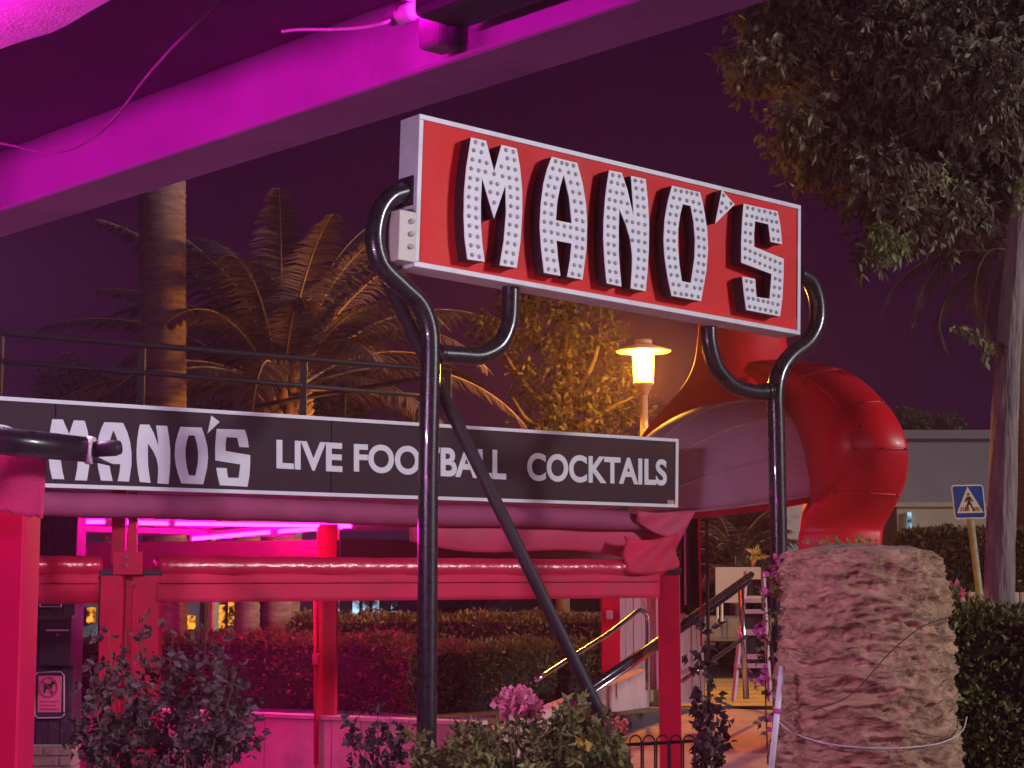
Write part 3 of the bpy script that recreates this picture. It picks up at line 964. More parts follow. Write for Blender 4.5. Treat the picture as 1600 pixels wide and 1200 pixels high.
# cables
c = tag(MB().tube(spline([G(352, -14, 3.16), P(300, 44, 4.7), P(268, 76, 4.8), P(225, 125, 4.95), P(178, 186, 5.1), P(140, 218, 5.2), P(100, 236, 5.3), P(60, 237, 5.4), P(22, 228, 5.45), P(-10, 222, 5.5)], 6), 0.0042, 6).build('cable', M['cable'], None, smooth=True), 'loose cable sagging diagonally below the porch ceiling at upper left', 'cable')
c = tag(MB().tube(spline([m0 - bd * 0.09, P(600, 36, 4.55), P(565, 43, 4.6), P(520, 46, 4.65), P(470, 46, 4.7), P(440, 49, 4.72)], 6), 0.0045, 6).build('cable', M['rope'], None, smooth=True), 'thin pale wire leaving the neon strip at the top centre', 'cable')

# left red column, red cloth and the cut awning tube
colm = MB().box(P(-60, 1250, 7.2), P(25, 1250, 7.2) - P(-60, 1250, 7.2), (0, 0.25, 0), (0, 0, P(0, 792, 7.2).z - P(0, 1250, 7.2).z))
z0 = P(-60, 1250, 7.2)
cm = MB().box((z0.x, 7.2, 0), (P(25, 1250, 7.2) - z0), (0, 0.25, 0), (0, 0, P(0, 770, 7.2).z)).build('red_column', M['red_column'], None, bevel=.01)
tag(cm, 'bright red square column at the left edge below the red cloth', 'column')
rows = []
for j in range(14):
    t = j / 13
    rows.append([P(-70 + (143 - 6 * t) * s, 697 + 8 * s + (100 - 4 * math.sin(s * 5)) * t + 2.0 * math.sin(s * 40) * t, 7.05 + 0.03 * math.sin(s * 6 + 2 * t)) for s in [k / 19 for k in range(20)]])
cl = MB().slab(rows, (0, 0.006, 0)).build('cloth_flap', M['pink_fabric'], None, smooth=True)
tag(cl, 'hanging pinkish red cloth flap over the column at the left edge', 'cloth')
at_ = thing('awning_arm', 'dark cut-off awning tube poking in from the left across the board lettering', 'awning arm', P(0, 690, 6.9))
MB().tube([P(-80, 678, 6.7), P(30, 692, 6.85), P(140, 703, 7.0)], [0.052, 0.052, 0.048], 14).build('tube', M['black_steel'], at_, smooth=True)
MB().tube([P(134, 703, 6.995), P(140, 703.5, 7.0), P(147, 704, 7.0)], [0.052, 0.055, 0.05], 12).build('taped_joint', M['rope'], at_, smooth=True)
MB().tube([P(147, 702, 7.0), P(180, 700, 7.02), P(188, 699, 7.03)], [0.03, 0.031, 0.026], 12).build('end_piece', M['matt_black'], at_, smooth=True)
MB().tube([P(120, 712, 6.99), P(150, 718, 7.0), P(182, 729, 7.02)], [0.02, 0.012, 0.003], 8).build('bent_strip', M['matt_black'], at_, smooth=True)

# ------------------------------------------------------------------ wooden pillar with notices
pil = thing('wooden_pillar', 'dark wooden wall pillar with brick foot behind the left red column', 'pillar', P(70, 1200, 14.5))
pa, pb_ = P(24, 950, 14.5), P(118, 950, 14.5)
npl = 5
for k in range(npl):
    w = (pb_.x - pa.x) / npl
    MB().box((pa.x + k * w, 14.5 + 0.006 * (k % 2), 0.56), (w - 0.004, 0, 0), (0, 0.3, 0), (0, 0, 1.9)).build('plank', M['dark_wood'], pil, bevel=.003)
bz = 0.0
row = 0
while bz < 0.55:
    x = pa.x + 0.02 - (0.12 if row % 2 else 0)
    while x < pb_.x:
        x1 = min(x + 0.235, pb_.x + 0.02)
        x0 = max(x, pa.x + 0.0)
        if x1 - x0 > 0.03:
            MB().box((x0, 14.47 + random.uniform(-.004, .004), bz), (x1 - x0 - 0.012, 0, 0), (0, 0.3, 0), (0, 0, 0.067)).build('brick', M['brick'], pil, bevel=.005)
        x += 0.245
    bz += 0.079
    row += 1
MB().box((pa.x + .01, 14.49, 0.001), (pb_.x - pa.x - .02, 0, 0), (0, .27, 0), (0, 0, .555)).build('mortar', M['concrete'], pil)
YF = 14.47


def fq(px, py, off=0.0):
    return P(px, py, YF - off)


def fbox(x0, y0, x1, y1, Y, d):
    a, b, c_ = P(x0, y1, Y), P(x1, y1, Y), P(x0, y0, Y)
    return MB().box(a, Vector((b.x - a.x, 0, 0)), (0, d, 0), (0, 0, c_.z - a.z))


mbx = thing('letter_box', 'black metal letter box on the dark wooden pillar above the no dogs notice', 'letter box', P(88, 1040, 14.4))
fbox(60, 968, 110, 1040, 14.38, 0.11).build('body', M['matt_black'], mbx, bevel=.008)
fbox(58, 962, 112, 970, 14.36, 0.135).build('lid', M['matt_black'], mbx, bevel=.006)
fbox(72, 983.5, 107.5, 986, 14.375, 0.004).build('slot_plate', M['pink_print'], mbx)
MB().tube([P(90, 992, 14.378), P(90, 992, 14.37)], 0.008, 8).build('lock', M['steel'], mbx)
nd = thing('no_dogs_sign', 'pink notice with a crossed-out dog in a ring, white rounded outline', 'sign', P(76, 1120, 14.4))
fbox(52, 1049, 101, 1123, 14.46, 0.018).build('plate', M['chalkboard'], nd)
octo = [(59, 1051), (95, 1049.5), (100, 1055), (100, 1117), (95, 1121), (59, 1122), (54, 1117), (54, 1056), (59, 1051)]
MB().tube([P(x, y, 14.455) for x, y in octo], 0.006, 6).build('outline', M['pink_print'], nd, smooth=True)
fbox(58.5, 1056, 95, 1113, 14.452, 0.006).build('pink_panel', M['no_dog_pink'], nd)
cc = P(76.5, 1074, 14.447)
rr = 0.068
MB().tube([cc + Vector((rr * math.cos(a), 0, rr * 1.08 * math.sin(a))) for a in [2 * math.pi * k / 28 for k in range(29)]], 0.006, 6).build('ring', M['no_dog_red'], nd, smooth=True)
MB().tube([cc + Vector((-rr * .72, 0, rr * .72)), cc + Vector((rr * .72, -.001, -rr * .72))], 0.0055, 6).build('slash', M['no_dog_red'], nd, smooth=True)
dog = [(-.045, .02), (-.03, .03), (.01, .025), (.02, .045), (.028, .055), (.034, .043), (.05, .038), (.048, .026), (.03, .02), (.024, -.005), (.03, -.045), (.02, -.045), (.012, -.012), (-.02, -.012), (-.03, -.045), (-.042, -.045), (-.036, 0)]
me = flat_fill([dog], 0.001)
for v in me.vertices:
    v.co = cc + Vector((v.co.x, -0.003 - v.co.z, v.co.y))
me.materials.append(M['matt_black'])
o = link(bpy.data.objects.new('dog_silhouette', me))
adopt(o, nd)
for k in range(3):
    fbox(62, 1095 + 6 * k, 91 - 4 * (k % 2), 1097.5 + 6 * k, 14.449, 0.003).build('text_line', M['no_dog_red'], nd)
fn = thing('framed_notice', 'small dark framed notice with pale outline at the pillar top', 'notice', P(78, 940, 14.45))
fbox(62, 900, 96, 949, 14.455, 0.02).build('plate', M['chalkboard'], fn)
MB().tube([P(x, y, 14.452) for x, y in ((62.5, 901), (95.5, 901), (95.5, 948), (62.5, 948), (62.5, 901))], 0.006, 6).build('outline', M['pink_print'], fn)
place_flat(text_mesh('B', .02), [(72, 915), (84, 915), (84, 935), (72, 935)], 'lettering', M['pink_print'], fn, lambda x, y, o_: P(x, y, 14.452 - o_))

# ------------------------------------------------------------------ low wall, ramp, handrails
lw = thing('low_wall', 'low pink lit plastered wall with pale coping below the hedges', 'wall', P(430, 1190, 17))
w0, w1 = P(40, 1100, 18.85), P(745, 1126, 16.0)
w0.z = w1.z = 0
wd = (w1 - w0)
wl = wd.length
wd.normalize()
wn = Vector((wd.y, -wd.x, 0))
if wn.y > 0:
    wn = -wn
npan = 7
for k in range(npan):
    MB().box(w0 + wd * (wl * k / npan), wd * (wl / npan - 0.008), -wn * 0.12, (0, 0, 0.60)).build('panel', M['plaster'], lw, bevel=.003)
    MB().box(w0 + wd * (wl * k / npan) + wn * 0.02 + Vector((0, 0, 0.603)), wd * (wl / npan - 0.004), -wn * 0.20, (0, 0, 0.035)).build('coping_stone', M['stone_cap'], lw, bevel=.004)

ramp_o = thing('ramp', 'sloping pink paved ramp climbing to the street behind the right red post', 'ramp', P(900, 1150, 15.5))
r0, r1 = P(725, 1150, 15.3), P(1015, 1080, 19.0)
rdir = Vector((r1.x - r0.x, r1.y - r0.y, 0)).normalized()
rlen = (Vector((r1.x, r1.y, 0)) - Vector((r0.x, r0.y, 0))).length
rside = Vector((rdir.y, -rdir.x, 0))
r0.z = 0
rv = MB()
rw = 2.5
vs = []
for q, z in ((r0, 0.02), (r0 + rdir * rlen, STREET + .004)):
    for s in (0, rw):
        b_ = q + rside * s
        vs += [Vector((b_.x, b_.y, 0.004)), Vector((b_.x, b_.y, z))]
rv.add(vs, [(1, 3, 7, 5), (0, 1, 5, 4), (2, 6, 7, 3), (4, 5, 7, 6), (0, 2, 3, 1)])
rv.build('ramp_slab', M['plaster'], ramp_o)
# side kerb wall following the slope
kb_pts = []
k0_, k1_ = r0 - rside * 0.16, r0 + rdir * rlen - rside * 0.16
vs = []
for q, z in ((k0_, 0.50), (k1_, 0.98)):
    for s in (0, 0.155):
        b_ = q + rside * s
        vs += [Vector((b_.x, b_.y, 0.004)), Vector((b_.x, b_.y, z))]
MB().add(vs, [(1, 3, 7, 5), (0, 1, 5, 4), (2, 6, 7, 3), (4, 5, 7, 6), (0, 2, 3, 1)]).build('side_kerb', M['plaster'], ramp_o)


def railing(name, label, tubes):
    t = thing(name, label, 'handrail', tubes[0][1][0])
    for nm, pts, r, mt in tubes:
        MB().tube(pts, r, 12).build(nm, M[mt], t, smooth=True)
    return t


railing('handrail', 'polished steel handrail with looped top end left of the right red post', [
    ('rail', spline([P(838, 1062, 15.8), P(900, 1022, 16.6), P(950, 990, 17.3), P(985, 963, 17.8), P(998, 954, 18.0), P(1008, 958, 18.1), P(1012, 972, 18.1), P(1012, 1020, 18.1), P(1012, 1078, 18.1)], 6), 0.024, 'steel')])
railing('handrail', 'dark steel double handrail climbing from the shrubs past the right red post', [
    ('rail', [P(880, 1104, 14.9), P(1030, 1000, 16.6), P(1174, 898, 18.6)], 0.034, 'black_steel'),
    ('rail', [P(900, 1100, 14.9), P(1030, 1011, 16.6), P(1172, 908, 18.6)], 0.02, 'steel'),
    ('rail', [P(1066, 1064, 17.2), P(1120, 1027, 17.9), P(1166, 994, 18.6)], 0.02, 'steel'),
    ('rail_post', [P(1157, 914, 18.6), P(1166, 1092, 18.6)], 0.030, 'steel'),
    ('rail_post', [P(900, 1098, 14.92), P(904, 1196, 14.92)], 0.022, 'steel')])
# small hoop fence in the foreground
hf = thing('hoop_fence', 'low black hoop-topped wire fence in front of the right red post', 'fence', P(1050, 1190, 12.5))
MB().tube([P(975, 1164, 12.4), P(1082, 1158, 12.7)], 0.012, 6).build('rail', M['matt_black'], hf)
for k in range(5):
    x = 984 + 21 * k
    Y_ = 12.4 + 0.06 * k
    pts = [P(x, 1230, Y_), P(x, 1163, Y_)] + [P(x + 9 - 9 * math.cos(a), 1158 - 9 * math.sin(a), Y_) for a in [math.pi * q / 6 for q in range(7)]] + [P(x + 18, 1163, Y_), P(x + 18, 1230, Y_)]
    MB().tube(pts, 0.006, 5).build('hoop', M['matt_black'], hf)

# ------------------------------------------------------------------ right-hand entrance: panels, ladder stand, canopy
gp = thing('planked_screen', 'pale grey planked panel with a pink N beside the steel handrail', 'panel', P(995, 1080, 19.4))
for k in range(5):
    x0 = 966 + 12.6 * k
    fbox(x0, 925, x0 + 12.0, 1078, 19.5 + .004 * (k % 2), 0.03).build('plank', M['pale_panel'], gp)
fbox(1026, 925, 1029.5, 1078, 19.46, 0.08).build('edge_trim', M['pink_print'], gp)
place_flat(text_mesh('N', .015), [(1004, 931), (1010.5, 931), (1010.5, 948), (1004, 948)], 'lettering', M['pink_print'], gp, lambda x, y, o_: P(x, y, 19.497 - o_))
wp = thing('planter_screen', 'whitewashed plank screen beside the right red post, vine growing over it', 'screen', P(1080, 1080, 17.6))
for k in range(4):
    x0 = 1064 + 9.3 * k
    fbox(x0, 958 + 3 * (k % 2), x0 + 8.8, 1098, 17.7 + .006 * (k % 2), 0.03).build('plank', M['plank_white'], wp)
dc = thing('dark_curtain', 'dark folded side curtain hanging behind the torn awning corner', 'curtain', P(1080, 945, 17.0))
rows = [[P(1064 + 31 * s, 800 + 147 * t, 17.2 + 0.05 * math.sin(s * 12)) for s in [k / 15 for k in range(16)]] for t in (0, .5, 1)]
MB().slab(rows, (0, 0.012, 0)).build('cloth', M['chalkboard'], dc, smooth=True)
MB().tube([P(1070, 830, 17.1), P(1071, 945, 17.1)], 0.010, 6).build('rod', M['pink_print'], dc)
MB().tube([P(1092, 800, 17.15), P(1096, 1010, 17.15)], 0.012, 6).build('rod', M['red_paint'], dc)

ls = thing('ladder_stand', 'pink ladder-shaped display stand with dark menu boards beside the palm stump', 'stand', P(1172, 1095, 19.2))
for sx0, sx1 in ((1166, 1146), (1192, 1203)):
    a, b = P(sx0, 893, 19.2), P(sx1, 1096, 19.2)
    MB().tube([a, b], 0.026, 4).build('side_rail', M['pink_ladder'], ls)
for y_, x0, x1 in ((935, 1160, 1196), (952, 1158, 1197), (985, 1154, 1199), (1037, 1150, 1201)):
    fbox(x0, y_, x1, y_ + 7, 19.15, 0.16).build('step', M['pink_ladder'], ls, bevel=.004)
for y0, y1, x0, x1 in ((905, 931, 1164, 1193), (955, 983, 1158, 1197), (993, 1034, 1154, 1199)):
    fbox(x0, y0, x1, y1, 19.22, 0.02).build('menu_board', M['chalkboard'], ls)
fbox(1166, 1022, 1190, 1030, 19.205, 0.01).build('paper', M['pink_print'], ls)

cn = thing('dome_canopy', 'faded purple dome canopy with pale ribs beside the black board', 'canopy', P(1130, 800, 17.5))
cc = P(1132, 778, 17.6)
ax = Vector((math.cos(R(28)), math.sin(R(28)), 0.16)).normalized()          # along the front
ay = Vector((math.sin(R(28)), -math.cos(R(28)), 0.0))                         # towards the viewer
az = ax.cross(ay)
az = -az if az.z < 0 else az
az = Vector((0, 0, 1))


def dome(th, ph, k=1.0):
    # th along the arc left to right (0..pi), ph from front edge (0) up and back (pi/2)
    return cc + ax * (-math.cos(th) * 1.08 * k) + (ay * (1.0 * math.cos(ph)) + az * (0.92 * math.sin(ph))) * (math.sin(th) ** 0.8) * k


rows = [[dome(math.pi * i / 36, R(-4 + 120 * j / 24)) for i in range(37)] for j in range(25)]
MB().slab(rows, lambda p: (cc - p).normalized() * 0.008 if (cc - p).length > 1e-6 else Vector((0, 0, -.008))).build('fabric', M['canopy'], cn, smooth=True)
for ph in (-4, 20, 48, 76):
    MB().tube([dome(math.pi * i / 36, R(ph), 1.006) for i in range(1, 36)], 0.014, 6).build('rib', M['canopy_trim'], cn, smooth=True)
rows = [[dome(math.pi * i / 36, R(-4)) + Vector((0, 0, -d)) + ay * 0.004 for i in range(1, 36)] for d in (0.0, 0.07)]
MB().slab(rows, -ay * 0.005).build('edge_valance', M['red_fabric'], cn, smooth=True)
# poles carrying it
for px in (1207, 1104):
    a = P(px, 800, 17.4)
    MB().tube([Vector((a.x, a.y, a.z + .12)), Vector((a.x, a.y, STREET * .6))], 0.016, 8).build('pole', M['matt_black'], cn)

# ------------------------------------------------------------------ red spiral slide
sl = thing('spiral_slide', 'glossy red curling slide chute rising behind the palm stump', 'slide', P(1315, 1000, 16.5))
railL = [(1250, 1180, 16.4), (1249, 1000, 16.3), (1248, 858, 16.2), (1252, 825, 16.2), (1268, 795, 16.1), (1300, 766, 15.9), (1325, 740, 15.72), (1330, 697, 15.62), (1322, 660, 15.7), (1300, 625, 15.95), (1265, 596, 16.3), (1225, 578, 16.8), (1170, 566, 17.4)]
railR = [(1372, 1180, 16.4), (1375, 1000, 16.3), (1378, 858, 16.2), (1381, 825, 16.2), (1392, 803, 16.1), (1409, 770, 15.9), (1418, 735, 15.72), (1418, 697, 15.62), (1402, 655, 15.7), (1370, 615, 15.95), (1330, 583, 16.3), (1280, 567, 16.8), (1220, 562, 17.4)]
railB = [(1252, 1180, 17.0), (1251, 1000, 16.9), (1250, 858, 16.8), (1250, 828, 16.9), (1252, 802, 17.0), (1254, 780, 17.2), (1240, 758, 17.4), (1228, 720, 17.5), (1220, 685, 17.6), (1212, 655, 17.7), (1200, 625, 17.8), (1185, 600, 17.9), (1160, 580, 18.0)]
A = spline([P(*q) for q in railL], 6)
B = spline([P(*q) for q in railR], 6)
D = spline([P(*q) for q in railB], 6)
Cc = [b + (d - a) * 0.9 for a, b, d in zip(A, B, D)]
front = [[a.lerp(b, s) + Vector((0, -0.10 * math.sin(math.pi * s), 0)) for s in (0, .06, .15, .3, .5, .7, .85, .94, 1)] for a, b in zip(A, B)]
MB().slab([list(r) for r in front], (0, 0.03, 0)).build('chute_floor', M['slide_red'], sl, smooth=True)
MB().slab([[d, d.lerp(a, .5), a + Vector((0, .012, 0))] for a, d in zip(A, D)], (0.02, 0.02, 0)).build('chute_side', M['slide_red'], sl, smooth=True)
MB().slab([[b + Vector((0, .012, 0)), c_] for b, c_ in zip(B, Cc)], (-0.02, 0.02, 0)).build('chute_side', M['slide_red'], sl, smooth=True)
uL = spline([P(*q) for q in [(975, 730, 18.0), (998, 688, 18.1), (1030, 645, 18.2), (1062, 610, 18.3), (1084, 570, 18.4), (1092, 510, 18.5), (1094, 450, 18.6)]], 5)
uR = spline([P(*q) for q in [(1150, 740, 17.9), (1190, 690, 17.9), (1222, 650, 18.0), (1236, 600, 18.2), (1232, 560, 18.4), (1226, 505, 18.6), (1222, 450, 18.8)]], 5)
MB().slab([[a.lerp(b, s) + Vector((0, -0.25 * math.sin(math.pi * s), 0)) for s in [k / 8 for k in range(9)]] for a, b in zip(uL, uR)], (0, 0.03, 0)).build('upper_chute', M['slide_red'], sl, smooth=True)
nA = len(A)
for fi in (0.40, 0.575, 0.72, 0.86):  # added bands; the one at the bend stands in for a highlight
    i_ = int(nA * fi)
    rowa = [p + Vector((0, -0.012, 0)) for p in front[i_]]
    rowb = [p + Vector((0, -0.012, 0)) for p in front[i_ + 1]]
    mid_ = [a_.lerp(b_, 0.45) for a_, b_ in zip(rowa, rowb)]
    MB().slab([rowa, mid_], (0, 0.010, 0)).build('seam_flange', M['slide_red'], sl, smooth=True)
    for q in (1, 4, 7):
        c_ = rowa[q].lerp(mid_[q], .5)
        MB().tube([c_, c_ + Vector((0, -0.012, 0))], 0.011, 6).build('bolt', M['steel'], sl)
MB().tube([P(1347, 668, 15.72), P(1347, 668, 15.60)], 0.03, 10).build('bolt_cover', M['tail_red'], sl, smooth=True)

# ------------------------------------------------------------------ buildings, far things
gb = thing('grey_building', 'plain grey rendered building behind the crossing sign and slide', 'building', P(1450, 930, 38))
a, b = P(1238, 950, 38), P(1800, 950, 38)
zt_ = P(1450, 686, 38).z
MB().box((a.x, 38, STREET), (b.x - a.x, 0, 0), (0, 10, 0), (0, 0, zt_ - STREET)).build('wall', M['grey_wall'], gb)
MB().box((a.x - .1, 37.9, zt_), (b.x - a.x + .2, 0, 0), (0, 10.2, 0), (0, 0, 0.18)).build('parapet', M['grey_wall'], gb)
an = thing('beige_annex', 'low beige walled annex in front of the grey building', 'building', P(1500, 930, 34))
a, b = P(1405, 950, 34), P(1800, 950, 34)
zt_ = P(1450, 792, 34).z
MB().box((a.x, 34, STREET), (b.x - a.x, 0, 0), (0, 3.9, 0), (0, 0, zt_ - STREET)).build('wall', M['beige_wall'], an)
MB().box((a.x - .06, 33.94, zt_), (b.x - a.x + .1, 0, 0), (0, 4.0, 0), (0, 0, 0.08)).build('coping', M['beige_wall'], an)
fbox(1419, 800, 1425, 846, 33.93, 0.05).build('lit_door_edge', M['cool_light'], an)
pw = thing('pale_kiosk', 'pale kiosk wall glimpsed between the canopy and the red slide', 'kiosk', P(1230, 900, 30))
fbox(1225, 768, 1262, 900, 30, 2.0).build('wall', M['pale_panel'], pw)
fbox(1222, 760, 1265, 768, 29.9, 2.2).build('roof', M['beige_wall'], pw)

cs = thing('crossing_sign', 'blue square pedestrian crossing sign on a leaning greenish pole', 'road sign', P(1530, 945, 26))
YC = 26.0
pc = P(1513, 784, YC)
qs = [P(1486, 758, YC), P(1536, 757, YC), P(1541, 810, YC), P(1492, 811, YC)]


def cq(s, t, off=0.0):
    return quad_lerp(qs, s, t) + Vector((0, -off, 0))


def rounded(m, r, n=5):
    out = []
    for cx_, cy_, a0 in ((1 - m - r, 1 - m - r, 0), (m + r, 1 - m - r, 90), (m + r, m + r, 180), (1 - m - r, m + r, 270)):
        for k in range(n + 1):
            a = R(a0 + 90 * k / n)
            out.append((cx_ + r * math.cos(a), cy_ + r * math.sin(a)))
    return out


def sign_layer(poly, off, thick, name, mt):
    me = flat_fill(poly if isinstance(poly[0], list) else [poly], 0.0)
    for v in me.vertices:
        v.co = cq(v.co.x, v.co.y, off)
    me.materials.append(M[mt])
    o = link(bpy.data.objects.new(name, me))
    adopt(o, cs)
    md = o.modifiers.new('thickness', 'SOLIDIFY')
    md.thickness = thick
    return o


sign_layer(rounded(0, .1), 0.0, 0.02, 'plate', 'white_metal')
sign_layer(rounded(.035, .07), 0.004, 0.002, 'blue_field', 'sign_blue')
sign_layer([(.5, .95), (.93, .17), (.08, .17)], 0.008, 0.002, 'white_triangle', 'print_white')
fig = [(.47, .66), (.40, .58), (.37, .50), (.40, .49), (.45, .57), (.455, .48), (.40, .36), (.38, .22), (.42, .22), (.45, .35), (.51, .43), (.56, .35), (.60, .22), (.645, .22), (.60, .38), (.545, .49), (.545, .58), (.61, .49), (.64, .505), (.57, .63), (.53, .66)]
sign_layer(fig, 0.012, 0.002, 'walker', 'matt_black')
sign_layer([(.50 + .035 * math.cos(a), .715 + .035 * math.sin(a)) for a in [2 * math.pi * k / 12 for k in range(12)]], 0.012, 0.002, 'walker_head', 'matt_black')
for k, x in enumerate((.20, .28, .345, .47, .68, .75, .82)):
    sl_ = (x - .5) * 0.18
    sign_layer([(x - .014, .22), (x + .014, .22), (x + .012 - sl_, .345), (x - .012 - sl_, .345)], 0.0115, 0.001, 'crossing_bar', 'matt_black')
MB().tube([P(1515, 800, YC + .06), P(1533, 950, YC + .06), P(1537, 985, YC + .06)], 0.052, 12).build('pole', M['pole_green'], cs, smooth=True)

ws = thing('blank_signboard', 'blank white signboard on two short legs behind the handrail', 'signboard', P(1155, 950, 27))
fbox(1118, 886, 1190, 942, 27, 0.05).build('panel', M['pale_panel'], ws, bevel=.01)
for px in (1121, 1128):
    MB().tube([P(px, 942, 27.02), P(px, 972, 27.02)], 0.02, 6).build('leg', M['white_metal'], ws)
cw = thing('concrete_kerb_wall', 'low rounded concrete kerb wall across the street', 'wall', P(1130, 1000, 27.5))
fbox(1060, 962, 1240, 1004, 27.6, 0.4).build('wall', M['concrete'], cw, bevel=.08)
sw = thing('stone_wall', 'low pale stone wall at the foot of the far right hedge', 'wall', P(1520, 945, 26.6))
x = 1420
while x < 1660:
    w = random.uniform(16, 30)
    fbox(x, 926 + random.uniform(-1.5, 1.5), x + w - 0.8, 950, 26.7 + random.uniform(-.03, .03), 0.3).build('stone', M['stone_cap'], sw, bevel=.03)
    fbox(x - 7, 950.6, x + w - 7.8, 985, 26.7 + random.uniform(-.03, .03), 0.3).build('stone', M['stone_cap'], sw, bevel=.03)
    x += w
# crossing stripes, the lamp's amber put into their colour
for k in range(7):
    yk = 1060 + k * 6.2
    a, b, c_, d = [G(x_, y_, STREET + .008) for x_, y_ in ((1060, yk), (1212, yk), (1212, yk + 5.4), (1060, yk + 5.4))]
    o = MB().slab([[d, c_], [a, b]], (0, 0, -.004)).build('zebra_stripe', M['zebra'], st)


def shop(name, label, x0, x1, y0, Y, panes, mt, wall='grey_wall'):
    t = thing(name, label, 'building', P((x0 + x1) / 2, 990, Y))
    a, b = P(x0, 950, Y), P(x1, 950, Y)
    z = P(x0, y0, Y).z
    MB().box((a.x, Y, STREET), (b.x - a.x, 0, 0), (0, 4, 0), (0, 0, z - STREET)).build('wall', M[wall], t)
    for p0, p1, q0, q1, mm in panes:
        w = fbox(p0, q0, p1, q1, Y - 0.05, 0.045).build('window', M['matt_black'], t)
        w2 = fbox(p0 + .8, q0 + .8, p1 - .8, q1 - .8, Y - 0.07, 0.015).build('pane', M[mm], w)
    return t


shop('lit_shop', 'far shop with tall cold blue lit windows beyond the hedge', 515, 690, 880, 44,
     [(526, 531, 900, 962, 'cool_light'), (550, 562, 900, 962, 'cool_light'), (566, 577, 900, 962, 'cool_light'), (581, 593, 900, 962, 'cool_light'), (610, 622, 900, 962, 'cool_light')], 'cool_light')
shop('lit_restaurant', 'far restaurant front with warm orange lights behind the palm trunks', 120, 372, 890, 42,
     [(278, 306, 960, 984, 'warm_light'), (338, 352, 944, 984, 'warm_light'), (355, 368, 938, 978, 'warm_light'), (134, 150, 948, 975, 'warm_light')], 'warm_light', 'grey_wall')
tp = thing('teal_parasol', 'pale teal market parasol seen left of the paired red posts', 'parasol', P(140, 1010, 30))
c0 = P(158, 970, 30)
MB().lathe([(1.25, -0.42), (0.02, 0.0), (0.01, 0.01)], c0, 8).build('cover', M['teal_tarp'], tp)
MB().tube([c0, Vector((c0.x, c0.y, STREET))], 0.03, 8).build('pole', M['white_metal'], tp)


def car(label, px, Y, yaw, body, group='cars parked beyond the hedge'):
    c_ = P(px, 950, Y)
    c_.z = STREET
    t = thing('parked_car', label, 'car', c_, group)
    m = Matrix.Rotation(yaw, 3, 'Z')

    def w(pts):
        return [c_ + m @ Vector(p) for p in pts]
    # body: side profile lofted across the width
    prof = [(-2.1, .35), (-2.15, .65), (-2.05, .88), (-1.2, .95), (1.0, .93), (1.9, .80), (2.1, .6), (2.08, .35)]
    cab = [(-1.75, .93), (-1.25, 1.38), (-.5, 1.47), (.25, 1.44), (1.05, .94)]
    rows = [w([(x, s * (0.82 if abs(s) == 1 else .86), z) for x, z in prof]) for s in (-1, -.97, .97, 1)]
    mb = MB()
    mb.grid(rows)
    n = len(prof)
    mb.f.append(tuple(range(n)))
    mb.f.append(tuple(reversed(range(3 * n, 4 * n))))
    mb.f.append((0, n, 2 * n, 3 * n))
    mb.build('body', M[body], t, smooth=False, bevel=.05)
    mb = MB()
    rows = [w([(x, s * (.80 if z < 1 else .62), z) for x, z in cab]) for s in (-1, 1)]
    mb.grid(rows)
    mb.f.append(tuple(range(5)))
    mb.f.append(tuple(reversed(range(5, 10))))
    mb.build('windows', M['glass_dark'], t)
    MB().add(w([(-1.22, -.61, 1.39), (-.5, -.63, 1.485), (.28, -.61, 1.45), (.28, .61, 1.45), (-.5, .63, 1.485), (-1.22, .61, 1.39)]), [(0, 1, 4, 5), (1, 2, 3, 4)]).build('roof', M[body], t)
    for sx in (-1.3, 1.3):
        for sy in (-.8, .8):
            MB().tube(w([(sx, sy - .09, .32), (sx, sy + .09, .32)]), .32, 14).build('wheel', M['rubber'], t, smooth=True)
    for sy in (-.62, .62):
        MB().box(c_ + m @ Vector((-2.17, sy - .15, .66)), m @ Vector((.05, 0, 0)), m @ Vector((0, .3, 0)), (0, 0, .16)).build('tail_light', M['tail_red'], t)
        MB().box(c_ + m @ Vector((2.05, sy - .15, .62)), m @ Vector((.06, 0, 0)), m @ Vector((0, .3, 0)), (0, 0, .13)).build('headlight', M['white_metal'], t)


car('dark parked car just right of the sign pole beyond the hedge', 715, 33, R(200), 'car_dark')
car('silver parked car in the middle beyond the clipped hedge', 790, 32, R(195), 'car_silver')
car('pale parked car rightmost beyond the hedge, left of the red post', 905, 31, R(15), 'car_white')

# ------------------------------------------------------------------ street lamp
lampt = thing('street_lamp', 'glowing amber street lamp with flat disc shade above the leafy tree', 'street lamp', P(1008, 950, 19.6))
LY = 20.2
lc = P(1005, 560, LY)
lampt.location = (lc.x, LY, STREET)
disc = P(1005, 547, LY)
MB().lathe([(0.05, -.01), (0.30, -.02), (0.31, -.005), (0.15, .045), (0.07, .06)], disc, 32).build('shade', M['lamp_metal'], lampt, smooth=True)
MB().lathe([(0.10, .061), (0.10, .10), (0.09, .115)], disc, 20).build('cap', M['lamp_metal'], lampt, smooth=True)
MB().lathe([(0.105, -.36), (0.115, -.20), (0.12, -.03)], disc, 18).build('glass', M['lamp_glow'], lampt, smooth=True)
for k in range(4):
    a = R(45 + 90 * k)
    MB().tube([disc + Vector((.125 * math.cos(a), .125 * math.sin(a), -.03)), disc + Vector((.115 * math.cos(a), .115 * math.sin(a), -.37))], .006, 5).build('cage_bar', M['lamp_metal'], lampt)
MB().lathe([(0.05, -.5), (0.09, -.40), (0.12, -.365)], disc, 16).build('collar', M['lamp_metal'], lampt, smooth=True)
MB().tube([disc + Vector((0, 0, -.49)), Vector((disc.x + .02, LY, STREET))], [0.045, 0.06], 12).build('pole', M['lamp_metal'], lampt, smooth=True)
